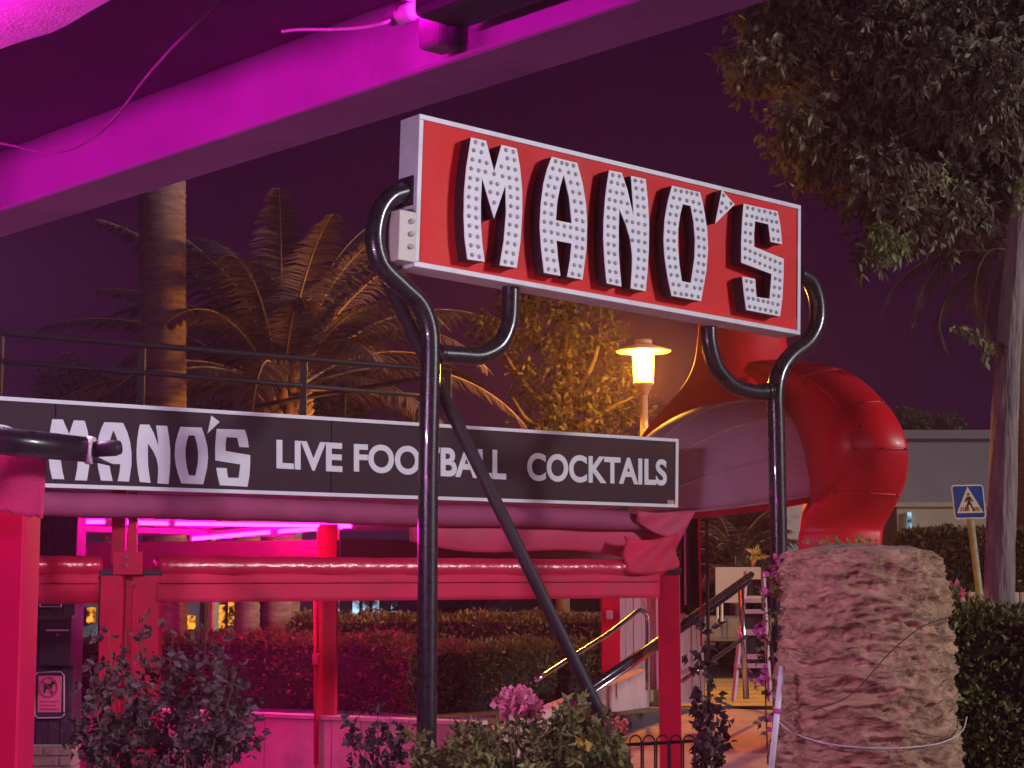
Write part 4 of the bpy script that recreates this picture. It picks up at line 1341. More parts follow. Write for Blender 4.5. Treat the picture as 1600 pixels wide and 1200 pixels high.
for nm, z_, e_ in (('lamp_light', -.20, 1700.0),):
    ld = bpy.data.lights.new(nm, 'POINT')
    ld.energy = e_
    ld.color = (1.0, 0.43, 0.035)
    ld.shadow_soft_size = 0.13
    lo = bpy.data.objects.new(nm, ld)
    link(lo)
    lo.location = disc + Vector((0, 0, z_))
    adopt(lo, lampt)

gl = thing('garden_light', 'low garden spotlight hidden behind the board that warms the two palms', 'lamp', (-3.20, 19.85, STREET))  # assumed light, itself unseen, added for the orange on the palm trunks
MB().tube([(-3.20, 19.85, STREET), (-3.20, 19.85, 2.55)], 0.025, 8).build('post', M['lamp_metal'], gl, smooth=True)
MB().lathe([(0.05, 2.55), (0.09, 2.60), (0.09, 2.70), (0.07, 2.70)], (-3.20, 19.85, 0), 14).build('head', M['lamp_metal'], gl, smooth=True)
MB().lathe([(0.066, 2.702), (0.06, 2.715), (0.02, 2.722)], (-3.20, 19.85, 0), 14).build('bulb', M['warm_bulb'], gl, smooth=True)
ld = bpy.data.lights.new('garden_light_beam', 'POINT')
ld.energy = 34.0
ld.color = (1.0, 0.42, 0.05)
ld.shadow_soft_size = 0.05
lo = link(bpy.data.objects.new('garden_light_beam', ld))
lo.location = (-3.20, 19.85, 2.80)
adopt(lo, gl)

# ------------------------------------------------------------------ vegetation


def leaf_arrays(cen, dirs, size, width, fold=0.25, up=None):
    """cen,dirs: (n,3); each leaf two triangles folded on the midrib (six-point outline kept cheap: 4 verts)"""
    n = len(cen)
    d = dirs / np.linalg.norm(dirs, axis=1, keepdims=True)
    r = rng.normal(size=(n, 3))
    side = np.cross(d, r)
    side /= np.linalg.norm(side, axis=1, keepdims=True) + 1e-9
    nor = np.cross(side, d)
    L = (size * rng.uniform(0.65, 1.25, n))[:, None]
    W = L * width
    base = cen
    tip = cen + d * L
    m = cen + d * L * 0.45
    lf = m + side * W * 0.5 + nor * W * fold
    rt = m - side * W * 0.5 + nor * W * fold
    v = np.stack([base, lf, tip, rt], axis=1).reshape(-1, 3)
    i = (np.arange(n) * 4)[:, None]
    f = np.concatenate([i + np.array([[0, 2, 1]]), i + np.array([[0, 3, 2]])], axis=1).reshape(-1, 3)
    return v, f


def np_mesh(name, v, f, mt, parent=None, stuff=False):
    me = bpy.data.meshes.new(name)
    nv, nf = len(v), len(f)
    me.vertices.add(nv)
    me.vertices.foreach_set('co', np.ascontiguousarray(v, dtype=np.float32).ravel())
    me.loops.add(nf * 3)
    me.loops.foreach_set('vertex_index', np.ascontiguousarray(f, dtype=np.int32).ravel())
    me.polygons.add(nf)
    me.polygons.foreach_set('loop_start', np.arange(nf, dtype=np.int32) * 3)
    me.update(calc_edges=True)
    me.validate()
    me.materials.append(mt)
    o = bpy.data.objects.new(name, me)
    link(o)
    adopt(o, parent)
    if stuff:
        o['kind'] = 'stuff'
    return o


def clusters(centers, per, spread, droop, size, width, out=None):
    """leaf sprays: leaves along short twigs that leave each centre"""
    n = len(centers)
    tw = rng.normal(size=(n, 3))
    if out is not None:
        tw = tw * 0.6 + out
    tw[:, 2] -= droop
    tw /= np.linalg.norm(tw, axis=1, keepdims=True)
    t = rng.uniform(0, 1, (n, per))
    c = centers[:, None, :] + tw[:, None, :] * (t * spread)[:, :, None]
    d = tw[:, None, :] * 0.5 + rng.normal(size=(n, per, 3)) * 0.6
    d[:, :, 2] -= droop
    return leaf_arrays(c.reshape(-1, 3), d.reshape(-1, 3), size, width)


def in_lobes(lobes, per_vol):
    pts, outs = [], []
    for c, r in lobes:
        n = int(per_vol * r ** 2)
        d = rng.normal(size=(n, 3))
        d /= np.linalg.norm(d, axis=1, keepdims=True)
        rad = r * rng.uniform(0.25, 1.0, (n, 1)) ** 0.5
        rad *= 1 + 0.25 * np.sin(d[:, :1] * 7 + r * 9) * np.cos(d[:, 2:] * 6)
        q = np.array(c) + d * rad * np.array([1, 1, 0.8])
        pts.append(q)
        outs.append(d)
    return np.concatenate(pts), np.concatenate(outs)


# --- the tree at upper right
TY = 16.0
K = TY / F
tree = thing('leafy_tree', 'tall leafy tree with slender purple lit trunk overhanging the upper right', 'tree', P(1563, 1100, TY))
trp = [Vector((P(1562, 1000, TY).x, TY, 0.0)), P(1562, 940, TY), P(1566, 780, TY), P(1571, 640, TY), P(1580, 480, TY), P(1592, 350, TY), P(1606, 240, TY + .1), P(1625, 120, TY + .2), P(1640, 0, TY + .2), P(1650, -160, TY + .2)]
trunk_pts = spline(trp, 5)
from mathutils import noise as mn
trunk_pts = spline(trp, 16)
rows = []
for i, c_ in enumerate(trunk_pts):
    r_ = 0.134 - 0.070 * (i / (len(trunk_pts) - 1))
    row_ = []
    for k in range(48):
        a = 2 * math.pi * k / 48
        n_ = abs(mn.noise(Vector((math.cos(a) * 4.5, math.sin(a) * 4.5, c_.z * 1.3)))) * 1.4 + 0.4 * mn.noise(Vector((math.cos(a) * 9, math.sin(a) * 9, c_.z * 5)))
        q = r_ * (0.94 + 0.16 * n_)
        row_.append(c_ + Vector((q * math.cos(a), q * math.sin(a), 0)))
    row_.append(row_[0])
    rows.append(row_)
MB().grid(rows).build('trunk', M['bark'], tree, smooth=True)
limbs = [[(1590, 350), (1540, 290), (1450, 240), (1330, 215), (1240, 225)], [(1600, 270), (1530, 170), (1420, 110), (1300, 70), (1190, 60)], [(1590, 350), (1540, 330), (1470, 335), (1400, 370), (1345, 400)],
         [(1620, 140), (1560, 60), (1480, 0), (1400, -40)], [(1600, 260), (1680, 180), (1760, 120)], [(1590, 330), (1560, 300), (1530, 350), (1500, 370)]]
for lb in limbs:
    pts = spline([P(x, y, TY + 0.12 * i) for i, (x, y) in enumerate(lb)], 5)
    MB().tube(pts, [0.045 - 0.037 * i / (len(pts) - 1) for i in range(len(pts))], 8).build('limb', M['twig'], tree, smooth=True)
lob = []
for x, y, r, dy in [(1250, 60, 95, .3), (1190, 90, 55, 0), (1330, 30, 120, .8), (1420, 90, 130, 0), (1480, 10, 150, .9), (1340, 170, 95, .2), (1270, 190, 60, -.3), (1440, 210, 110, .5), (1530, 130, 120, -.4), (1570, 200, 85, .4), (1290, 250, 48, 0), (1380, 270, 62, -.4), (1470, 300, 60, 0), (1535, 290, 45, .5), (1400, 350, 36, -.2), (1360, 385, 24, -.2), (1490, 345, 34, .3), (1620, 40, 150, 0), (1650, 150, 110, .4), (1220, 15, 60, .5), (1400, -60, 130, 0), (1560, -60, 140, .4), (1260, -40, 80, 0)]:
    lob.append((P(x, y, TY + dy), r * K))
pts, outs = in_lobes(lob, 1250)
v, f = clusters(pts, 9, 0.20, 0.75, 0.105, 0.36, outs * 0.7)
np_mesh('foliage', v, f, M['tree_leaf'], tree, True)
# sprig low on the trunk
pts = np.array([P(1490 + 6 * k, 508 + 3 * k, TY - .1) for k in range(9)] + [P(1545, 535 + 6 * k, TY - .2) for k in range(5)])
v, f = clusters(pts, 5, 0.05, 0.4, 0.085, 0.4)
np_mesh('low_sprig', v, f, M['bright_leaf'], tree, True)
MB().tube(spline([P(1560, 560, TY - .1), P(1530, 522, TY - .1), P(1488, 506, TY - .1)], 4), 0.006, 5).build('twig', M['twig'], tree)
# fresh light green sprigs
pts = np.array([P(1385 + random.uniform(-28, 28), 375 + random.uniform(-30, 25), TY - .7) for k in range(60)] + [P(1475 + random.uniform(-12, 12), 265 + random.uniform(-18, 18), TY - .9) for k in range(6)] + [P(1590, 300 + random.uniform(-30, 30), TY - .6) for k in range(10)])
v, f = clusters(pts, 5, 0.1, 0.6, 0.085, 0.4)
np_mesh('fresh_sprig', v, f, M['bright_leaf'], tree, True)

# --- tree by the street lamp
t2 = thing('lamp_tree', 'small leafy tree lit amber by the street lamp beside it', 'tree', P(880, 950, 22.3))
LTY = 22.3
K2 = LTY / F
MB().tube(spline([Vector((P(880, 950, LTY).x, LTY, STREET)), P(878, 800, LTY), P(882, 680, LTY), P(890, 560, LTY), P(880, 480, LTY)], 5), [0.10 - .0035 * i for i in range(21)], 10).build('trunk', M['twig'], t2, smooth=True)
for lb in ([(882, 660), (820, 600), (770, 520)], [(885, 640), (930, 560), (940, 480)], [(884, 680), (950, 640), (990, 620)], [(882, 670), (830, 660), (800, 620)]):
    pts = spline([P(x, y, LTY - .1 * i) for i, (x, y) in enumerate(lb)], 5)
    MB().tube(pts, [0.04 - 0.03 * i / (len(pts) - 1) for i in range(len(pts))], 7).build('limb', M['twig'], t2, smooth=True)
lob = [(P(x, y, LTY + dy), r * K2) for x, y, r, dy in [(850, 490, 70, .2), (910, 500, 60, -.2), (800, 500, 45, .2), (770, 520, 36, 0), (860, 570, 70, 0), (930, 580, 60, .3), (900, 630, 70, -.3), (850, 640, 50, .2), (960, 630, 50, .3), (980, 660, 36, 0), (830, 460, 40, 0), (900, 660, 60, 0), (950, 540, 34, .5)]]
pts, outs = in_lobes(lob, 430)
v, f = clusters(pts, 8, 0.16, 0.3, 0.085, 0.5, outs * 0.6)
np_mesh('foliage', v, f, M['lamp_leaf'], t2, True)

# --- palms


def frond(base, az, el, length, droop, parent, mt, nl=46, lw=0.028, ll=0.42, hang=0.5, twist=0.0):
    d = Vector((math.cos(az) * math.cos(el), math.sin(az) * math.cos(el), math.sin(el)))
    pts = []
    p = Vector(base)
    n = 22
    e = el
    for i in range(n + 1):
        pts.append(p.copy())
        e = el - droop * (i / n) ** 1.35
        p = p + Vector((math.cos(az) * math.cos(e), math.sin(az) * math.cos(e), math.sin(e))) * (length / n)
    mb = MB()
    mb.tube(pts, [0.022 * (1 - 0.85 * i / n) + 0.002 for i in range(n + 1)], 5)
    fr = mb.build('frond', M['rachis'], parent, smooth=True)
    cs_, ds_ = [], []
    sd0 = Vector((-math.sin(az), math.cos(az), 0))
    vv, ff = [], []
    for k in range(nl):
        s = 0.16 + 0.84 * (k + random.random() * 0.6) / nl
        x = s * n
        i = min(int(x), n - 1)
        q = pts[i].lerp(pts[i + 1], x - i)
        tg = (pts[i + 1] - pts[i]).normalized()
        L = ll * (0.35 + 0.65 * math.sin(math.pi * min(1, s * 0.9 + 0.12))) * random.uniform(.85, 1.1)
        for sg in (-1, 1):
            up = sd0.cross(tg)
            dr = (sd0 * sg * 0.75 + tg * 0.62 + up * (0.22 if up.z > 0 else -0.22) + Vector((0, 0, -hang * random.uniform(.7, 1.2)))).normalized()
            wv = tg.cross(dr).cross(dr).normalized() * lw * 0.5
            mpt = q + dr * L * 0.55
            tip = q + dr * L + Vector((0, 0, -0.18 * L))
            b_ = len(vv)
            vv += [q - wv * .6, q + wv * .6, mpt + wv, tip, mpt - wv]
            ff += [(b_, b_ + 1, b_ + 2), (b_, b_ + 2, b_ + 4), (b_ + 4, b_ + 2, b_ + 3)]
    np_mesh('leaflets', np.array([tuple(x) for x in vv]), np.array(ff), mt, fr, True)
    return fr


def ringed_trunk(p0, p1, r0, r1, seg=20, ring=0.07, amp=0.05):
    n = int((p1 - p0).length / ring * 3)
    rows = []
    for i in range(n + 1):
        t = i / n
        c_ = p0.lerp(p1, t)
        rr_ = r0 + (r1 - r0) * t
        ph = (i % 3) / 3.0
        row_ = []
        for k in range(seg):
            a = 2 * math.pi * k / seg
            q = rr_ * (1 + amp * (ph - .5) + random.uniform(-.02, .02))
            row_.append(c_ + Vector((q * math.cos(a), q * math.sin(a), random.uniform(-.006, .006))))
        row_.append(row_[0])
        rows.append(row_)
    return MB().grid(rows)


palm = thing('tall_palm', 'tall palm with thick smooth trunk lit orange low on its right side', 'palm tree', P(262, 950, 20))
PY = 20.0
pb0, pb1 = P(262, 950, PY), P(250, -190, PY)
pb0.z = STREET
ringed_trunk(pb0, pb1, 0.235, 0.275, 22).build('trunk', M['palm_bark'], palm, smooth=True)
for k in range(26):
    az = R(360 * k / 26 * 2.4 + random.uniform(-8, 8))
    el = R(random.uniform(-5, 65))
    frond(pb1 + Vector((0.15 * math.cos(az), 0.15 * math.sin(az), 0.1)), az, el, random.uniform(2.2, 2.9), R(random.uniform(95, 140)), palm, M['palm_leaf'])
for k in range(16):
    az = R(22.5 * k + random.uniform(-5, 5))
    q = pb1 + Vector((.26 * math.cos(az), .26 * math.sin(az), -0.1))
    MB().tube([q + Vector((0, 0, -.25)), q + Vector((.05 * math.cos(az), .05 * math.sin(az), .15))], [0.03, 0.05], 6).build('leaf_base', M['petiole_boot'], palm)

palm2 = thing('low_palm', 'low date palm with arching fronds and orange leaf bases behind the railing', 'palm tree', P(435, 950, 22))
QY = 22.0
q0, q1 = P(432, 950, QY), P(440, 622, QY)
q0.z = STREET
ringed_trunk(q0, q1, 0.26, 0.30, 18).build('trunk', M['palm_bark'], palm2, smooth=True)
random.seed(21)
for k in range(44):
    az = R(137.5 * k)
    el = R(86 - 76 * (k / 43) ** 0.9 + random.uniform(-6, 6))
    frond(q1 + Vector((0.12 * math.cos(az), 0.12 * math.sin(az), 0.08)), az, el, random.uniform(2.5, 3.1), R(random.uniform(45, 95)), palm2, M['palm_leaf'], nl=84, ll=0.46, lw=.032)
for k in range(34):
    az = R(137.5 * k)
    z_ = -0.32 + 0.42 * k / 34
    q = q1 + Vector((.29 * math.cos(az), .29 * math.sin(az), z_))
    MB().tube([q, q + Vector((.10 * math.cos(az), .10 * math.sin(az), .10))], [0.055, 0.03], 6).build('leaf_base', M['petiole_boot'], palm2, bevel=.005)

palm3 = thing('distant_palm', 'dim palm with drooping fronds behind the right tree trunk', 'palm tree', P(1600, 950, 31))
q1 = P(1585, 400, 31)
q0 = Vector((q1.x + .1, 31, STREET))
ringed_trunk(q0, q1, 0.2, 0.22, 14).build('trunk', M['palm_bark'], palm3, smooth=True)
random.seed(5)
for k in range(24):
    az = R(137.5 * k)
    el = R(70 - 75 * (k / 23) + random.uniform(-6, 6))
    frond(q1, az, el, random.uniform(2.3, 3.1), R(random.uniform(95, 135)), palm3, M['palm_leaf'], nl=44, ll=0.5, hang=.8)

dp = thing('fan_palm_bush', 'dark bushy palm under the dome canopy behind the signboard', 'palm', P(1150, 950, 29))
q1 = P(1150, 900, 29)
MB().tube([Vector((q1.x, 29, STREET)), q1], [0.12, .1], 10).build('trunk', M['palm_bark'], dp, smooth=True)
for k in range(26):
    az = R(137.5 * k)
    el = R(85 - 60 * (k / 25) + random.uniform(-6, 6))
    frond(q1, az, el, random.uniform(1.0, 1.5), R(random.uniform(60, 110)), dp, M['palm_leaf'], nl=26, ll=0.36, lw=.03)

# thick palm trunks seen through the pergola
for px0, px1, py, Y, lab in ((366, 406, 1032, 21.0, 'dark palm trunk, the left of the close pair seen through the pergola'),
                             (407, 455, 1030, 21.4, 'orange tinged palm trunk, the right of the close pair seen through the pergola'),
                             (312, 342, 1010, 26.0, 'slim pale grey tree trunk seen through the pergola left of the palm pair')):
    a, b = P(px0, 950, Y), P(px1, 950, Y)
    w_ = (b.x - a.x) / 2
    t = thing('palm_tree' if px0 > 350 else 'slim_tree', lab, 'tree', ((a.x + b.x) / 2, Y, STREET))
    ringed_trunk(Vector(((a.x + b.x) / 2, Y, STREET)), Vector(((a.x + b.x) / 2, Y, 2.45)), w_ * 1.05, w_, 16, .08, .09).build('trunk', M['palm_bark'] if px0 > 350 else M['concrete'], t, smooth=True)

# --- hedges


def hedge(label, o, a, b, h, n, size=0.05, mt='hedge_leaf', lean=0.03, top_n=0.45, name='clipped_hedge'):
    """o corner, a/b ground edge vectors, h height"""
    o, a, b = map(Vector, (o, a, b))
    t = thing(name, label, 'hedge', o + a / 2 + b / 2)
    ins = 0.05
    ah, bh_ = a.normalized(), b.normalized()
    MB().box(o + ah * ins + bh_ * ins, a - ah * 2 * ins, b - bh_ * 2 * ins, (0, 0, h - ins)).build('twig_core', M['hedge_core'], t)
    la, lb_ = a.length, b.length
    areas = np.array([la * h, la * h, lb_ * h, lb_ * h, la * lb_ * 1.5])
    cnt = (n * areas / areas.sum()).astype(int)
    P_, D_ = [], []
    Z = np.array([0, 0, 1.0])
    A_, B_, O_ = np.array(a), np.array(b), np.array(o)
    outn = [-B_ / lb_, B_ / lb_, -A_ / la, A_ / la, Z]
    for i in range(5):
        s, t_ = rng.uniform(0, 1, cnt[i])[:, None], rng.uniform(0, 1, cnt[i])[:, None]
        if i == 0:
            q = O_ + A_ * s + Z * h * t_
        elif i == 1:
            q = O_ + B_ + A_ * s + Z * h * t_
        elif i == 2:
            q = O_ + B_ * s + Z * h * t_
        elif i == 3:
            q = O_ + A_ + B_ * s + Z * h * t_
        else:
            q = O_ + A_ * s + B_ * t_ + Z * h
        bumpy = 0.05 * np.sin(q[:, :1] * 5.1 + q[:, 2:] * 6.3) * np.cos(q[:, 1:2] * 4.3 + q[:, :1] * 2.2)
        q = q + outn[i] * (rng.normal(size=(len(q), 1)) * 0.03 - 0.03 + bumpy)
        P_.append(q)
        D_.append(outn[i] * 0.7 + rng.normal(size=(len(q), 3)) * 0.6 + Z * 0.35)
    v, f = leaf_arrays(np.concatenate(P_), np.concatenate(D_), size, 0.5)
    np_mesh('foliage', v, f, M[mt], t, True)
    return t


def hcorner(px, Y, z=STREET):
    q = P(px, 950, Y)
    q.z = z
    return q


def zat(py, Y):
    return P(800, py, Y).z


# rear, taller hedge
o = hcorner(455, 20.6)
e = hcorner(960, 20.2)
hedge('taller clipped hedge with amber lit top in front of the parked cars', o, e - o, (0.1, 0.9, 0), zat(966, 20.4) - STREET, 15000, 0.06)
# nearer lower hedge
o = hcorner(250, 19.4)
e = hcorner(640, 18.0)
hedge('lower front hedge right above the pink low wall', o, e - o, (0.25, 0.6, 0), zat(1000, 18.4) - STREET, 10000, 0.06)
o = hcorner(640, 17.6)
e = hcorner(930, 19.6)
hedge('dark hedge strip along the ramp behind the diagonal brace', o, e - o, (-0.2, 0.4, 0), zat(1010, 18.6) - STREET, 6000, 0.06)
o = hcorner(100, 20.4)
e = hcorner(165, 20.2)
hedge('small dark hedge below the teal parasol left of the red posts', o, e - o, (0, 0.5, 0), zat(1003, 20.2) - STREET, 2500, 0.06)
o = hcorner(325, 27)
e = hcorner(470, 27)
hedge('bright green lit hedge far behind the slim trunk', o, e - o, (0, 0.5, 0), zat(996, 27) - STREET, 2500, 0.08, 'bright_leaf')
o = hcorner(1425, 28.4)
e = hcorner(1700, 28.4)
hedge('tall dark hedge behind the crossing sign', o, e - o, (0, 1.0, 0), zat(832, 28.4) - STREET, 11000, 0.11)
o = hcorner(1050, 31)
e = hcorner(1262, 31)
hedge('tall dark hedge filling the gap under the dome canopy', o, e - o, (0, 1.0, 0), zat(815, 31) - STREET, 7000, 0.12, 'rose_leaf')
o = hcorner(1474, 10.6, 0)
e = hcorner(1760, 10.5, 0)
hedge('nearest hedge at the lower right corner beside the palm stump', o, e - o, (0.25, 1.2, 0), zat(962, 10.6), 20000, 0.05, 'shrub_leaf')
# background shrubs above the board, behind the railing
for px, py, r, Y, lab in ((110, 600, 46, 24, 'round grey green shrub behind the left end of the railing'), (170, 610, 40, 24.3, 'round shrub just left of the tall palm trunk'),
                          (520, 640, 44, 23.2, 'round shrub right of the low palm behind the railing'), (330, 625, 34, 24.2, 'dark shrub between the two palms behind the railing'),
                          (1420, 660, 30, 40, 'dim treetop above the grey building roof, left one'), (1480, 668, 26, 41, 'dim treetop above the grey building roof, right one')):
    t = thing('shrub', lab, 'shrub', hcorner(px, Y))
    kk = Y / F
    c_ = P(px, py, Y)
    MB().tube([Vector((c_.x, c_.y, STREET)), c_], [0.07, 0.03], 7).build('stem', M['twig'], t)
    pts, outs = in_lobes([(c_, r * kk), (c_ + Vector((r * kk * .6, 0, -r * kk * .4)), r * kk * .7), (c_ + Vector((-r * kk * .6, 0.1, -r * kk * .4)), r * kk * .7)], 900 / max(1, (r * kk)))
    v, f = clusters(pts, 7, 0.15, 0.1, 0.08, 0.45, outs * .6)
    np_mesh('foliage', v, f, M['hedge_leaf'], t, True)

# --- palm stump
stp = thing('palm_stump', 'thick cut palm stump with shaggy horizontally ridged bark at lower right', 'tree stump', P(1340, 1200, 10))
SY = 10.2
base_c = P(1348, 950, SY)
sx = base_c.x
H = P(1340, 858, SY - .4).z
NR, NS = 300, 200
from mathutils import noise as mn


def hsh(a, b):
    return (math.sin(a * 127.1 + b * 311.7) * 43758.5453) % 1.0


rows = []
for i in range(NR + 1):
    z = H * i / NR
    row_ = []
    t = i / NR
    r_base = 0.545 - 0.115 * min(1, t * 1.0) ** 0.8
    cxx = sx + 0.02 - 0.025 * t
    for k in range(NS):
        a = 2 * math.pi * k / NS
        ca, sa = math.cos(a), math.sin(a)
        zz = z + 0.045 * mn.noise(Vector((ca * 2.2, sa * 2.2, z * 1.5 + 3))) + 0.016 * mn.noise(Vector((ca * 8, sa * 8, z * 3)))
        # overlapping old leaf bases: ridges stretched round the trunk that taper out and overlap
        w1 = 1 - abs(mn.noise(Vector((ca * 1.35, sa * 1.35, zz * 8.5)))) * 2.2
        w2 = 1 - abs(mn.noise(Vector((ca * 2.7 + 7, sa * 2.7, zz * 17)))) * 2.2
        w3 = mn.noise(Vector((ca * 12, sa * 12, zz * 30)))
        n2 = mn.noise(Vector((ca * 46, sa * 46, zz * 34)))
        n3 = mn.noise(Vector((ca * 2.2, sa * 2.2, z * 2.2)))
        rr_ = r_base + 0.030 * max(0, w1) ** 1.6 + 0.026 * max(0, w2) ** 1.5 + 0.016 * max(0, 1 - abs(mn.noise(Vector((ca * 5 + 3, sa * 5, zz * 34)))) * 2.4) ** 1.3 - 0.022 + 0.010 * w3 + 0.006 * n2 + 0.020 * n3
        if t > 0.95:
            rr_ -= 0.06 * ((t - 0.95) / 0.05) ** 2
        row_.append(Vector((cxx + rr_ * ca, SY + rr_ * sa, z)))
    row_.append(row_[0])
    rows.append(row_)
MB().grid(rows).build('bark', M['stump'], stp, smooth=True)
top = []
for j in range(9):
    q = 1 - j / 8
    rr0 = []
    for k in range(NS):
        c_ = rows[-1][k]
        ctr = Vector((sx - .005, SY, H))
        p = ctr.lerp(c_, q)
        p.z = H - 0.0 + 0.03 * (1 - q ** 3) + 0.02 * mn.noise(Vector((p.x * 6, p.y * 6, 0))) * (1 if j else 0)
        rr0.append(p)
    rr0.append(rr0[0])
    top.append(rr0)
MB().grid(top).build('cut_top', M['stump_top'], stp, smooth=True)
for k in range(45):
    a = R(random.uniform(180, 360))
    z = random.uniform(0.3, H - .1)
    q = Vector((sx + .50 * math.cos(a), SY + .50 * math.sin(a), z))
    tdir = Vector((-math.sin(a), math.cos(a), 0)) * random.choice((-1, 1))
    L = random.uniform(.06, .22)
    MB().tube([q, q + tdir * L * .5 + Vector((math.cos(a) * .01, math.sin(a) * .012, random.uniform(-.03, .03))), q + tdir * L + Vector((0, 0, random.uniform(-.06, .03)))], [.003, .0022, .001], 4).build('fibre', M['rachis'], stp)


def on_stump(ang, z, out=0.0):
    a = R(ang)
    t = z / H
    r_ = 0.545 - 0.115 * t ** 0.8 + 0.062 + out
    return Vector((sx + r_ * math.cos(a), SY + r_ * math.sin(a), z))


strg = MB().tube(spline([on_stump(196, 1.02), on_stump(215, .95), on_stump(240, .90), on_stump(270, .885), on_stump(300, .90), on_stump(325, .95), on_stump(345, 1.02)], 6), 0.004, 5).build('string', M['rope'], None, smooth=True)
tag(strg, 'pale string tied round the palm stump', 'string')
pipe = thing('drain_pipe', 'thin white plastic pipe leaning on the left side of the palm stump', 'pipe', P(1205, 1200, 9.9))
pipe_a, pipe_b = P(1222, 1042, 9.92), P(1204, 1210, 9.75)
MB().tube([pipe_a, pipe_b], 0.016, 10).build('tube', M['white_metal'], pipe, smooth=True)
MB().tube([pipe_a.lerp(pipe_b, .40), pipe_a.lerp(pipe_b, .45)], 0.0185, 10).build('tape', M['bract'], pipe, smooth=True)
wire = tag(MB().tube(spline([P(1270, 1110, 9.62), P(1330, 1085, 9.55), P(1390, 1020, 9.55), P(1440, 980, 9.6), P(1480, 965, 9.7)], 6), 0.0035, 5).build('dry_vine', M['twig'], None, smooth=True), 'thin dry vine crossing the stump bark diagonally', 'vine')


# --- foreground plants
def branchy(label, cat, stems, leaf_mt, size, per, width=0.6, name='shrub', droop=0.3, spread=0.08, step=0.05, stem_r=0.006, jitter=0.05):
    t = thing(name, label, cat, stems[0][0])
    allp = []
    for s in stems:
        pts = spline(s, 6)
        MB().tube(pts, [stem_r * (1 - .7 * i / (len(pts) - 1)) for i in range(len(pts))], 5).build('stem', M['twig'], t, smooth=True)
        L = sum((b - a).length for a, b in zip(pts, pts[1:]))
        n = max(2, int(L / step))
        for k in range(n):
            q = pts[int((len(pts) - 1) * (k + .5) / n)]
            allp.append(tuple(q + Vector((random.uniform(-jitter, jitter), random.uniform(-jitter, jitter), random.uniform(-jitter, jitter)))))
    v, f = clusters(np.array(allp), per, spread, droop, size, width)
    np_mesh('leaves', v, f, M[leaf_mt], t, True)
    return t


def flower(label, c_, r, mt, group=None, name='flower', n=60):
    t = thing(name, label, 'flower', c_, group)
    pts = np.array(c_) + rng.normal(size=(n, 3)) * r * 0.45 * np.array([1, 1, .75])
    v, f = leaf_arrays(pts, pts - np.array(c_) + rng.normal(size=(n, 3)) * r * .3, r * 0.46, 1.25, 0.15)
    np_mesh('petals', v, f, M[mt], t, True)
    MB().tube([c_ + Vector((0, 0, -r * .3)), c_ + Vector((0.02, 0.02, -r * .5 - .18))], 0.004, 5).build('stalk', M['twig'], t)
    return t


random.seed(11)
RY = 10.5
stems = []
for bx, ty, sp_ in [(180, 985, -10), (210, 960, 15), (300, 965, 25), (330, 1010, 20), (240, 1030, -30), (290, 1040, 60), (340, 1100, 50), (150, 1120, -40), (200, 1080, 10), (260, 1090, 30), (310, 1120, 70), (220, 1130, -60), (170, 1040, -30), (195, 1020, -20), (250, 1000, 20), (320, 1050, 50), (345, 1070, 30), (275, 1010, 5), (305, 1090, 40), (160, 1090, -20), (230, 1070, -10), (285, 1120, 20), (350, 1140, 45), (180, 1140, -50)]:
    Y_ = RY + random.uniform(-.35, .35)
    b_ = P(bx + 15, 950, Y_)
    b_.z = 0
    stems.append([b_, P(bx + sp_ * .2, 1190, Y_), P(bx + sp_ * .6, (1190 + ty) / 2, Y_), P(bx + sp_, ty, Y_ - .1)])
branchy('dark leafy rose bush in front of the paired red posts', 'bush', stems, 'rose_leaf', 0.055, 5, 0.62, 'rose_bush', 0.2, 0.08, 0.032, 0.007, 0.07)
stems = []
for bx, ty in [(560, 1110), (590, 1095), (610, 1120), (550, 1140), (640, 1125), (580, 1150), (620, 1150)]:
    Y_ = 10.9 + random.uniform(-.2, .2)
    b_ = P(590, 950, Y_)
    b_.z = 0.0
    stems.append([b_, P((590 + bx) / 2, 1210, Y_), P(bx, ty, Y_)])
branchy('sparse dark bush left of the foot of the big sign pole', 'bush', stems, 'rose_leaf', 0.058, 4, 0.6, 'rose_bush', 0.2, 0.07, 0.035, 0.006, .06)
stems = []
for k in range(60):
    bx = random.uniform(655, 965)
    ty = 1122 + 18 * math.sin(bx * .02) + random.uniform(-18, 40) + (20 if bx < 700 else 0)
    Y_ = 10.4 + random.uniform(-.45, .3)
    b_ = P(bx + random.uniform(-10, 10), 950, Y_)
    b_.z = 0.0
    stems.append([b_, P(bx, 1230, Y_), P(bx + random.uniform(-14, 14), ty, Y_)])
branchy('dense green flowering bush at the bottom centre around the sign pole feet', 'bush', stems, 'shrub_leaf', 0.060, 6, 0.42, 'geranium_bush', -0.1, 0.07, 0.028, 0.005, .045)
flower('large pale pink flower head, left bloom above the bottom bush', P(805, 1095, 10.1), 0.085, 'pink_petal', n=220)
flower('pale pink flower head, right bloom above the bottom bush', P(826, 1103, 10.15), 0.065, 'pink_petal', n=170)
flower('small coral flower right of the diagonal brace foot', P(967, 1132, 10.1), 0.042, 'coral_petal', n=90)
flower('tiny pink bud low in the bottom bush, left of centre', P(778, 1160, 9.95), 0.016, 'pink_petal', n=18)
flower('tiny pink bud beside the centre of the bottom bush', P(798, 1156, 9.95), 0.018, 'pink_petal', n=18)
yl = thing('yellow_leaf', 'withered yellow leaf standing in the bottom bush', 'leaf', P(912, 1170, 9.9))
v, f = leaf_arrays(np.array([P(908 + 4 * k, 1160 + 5 * k, 9.9) for k in range(4)]), rng.normal(size=(4, 3)) + np.array([0.3, -1, 1]), 0.07, .6)
np_mesh('blade', v, f, M['yellow_leaf'], yl, True)
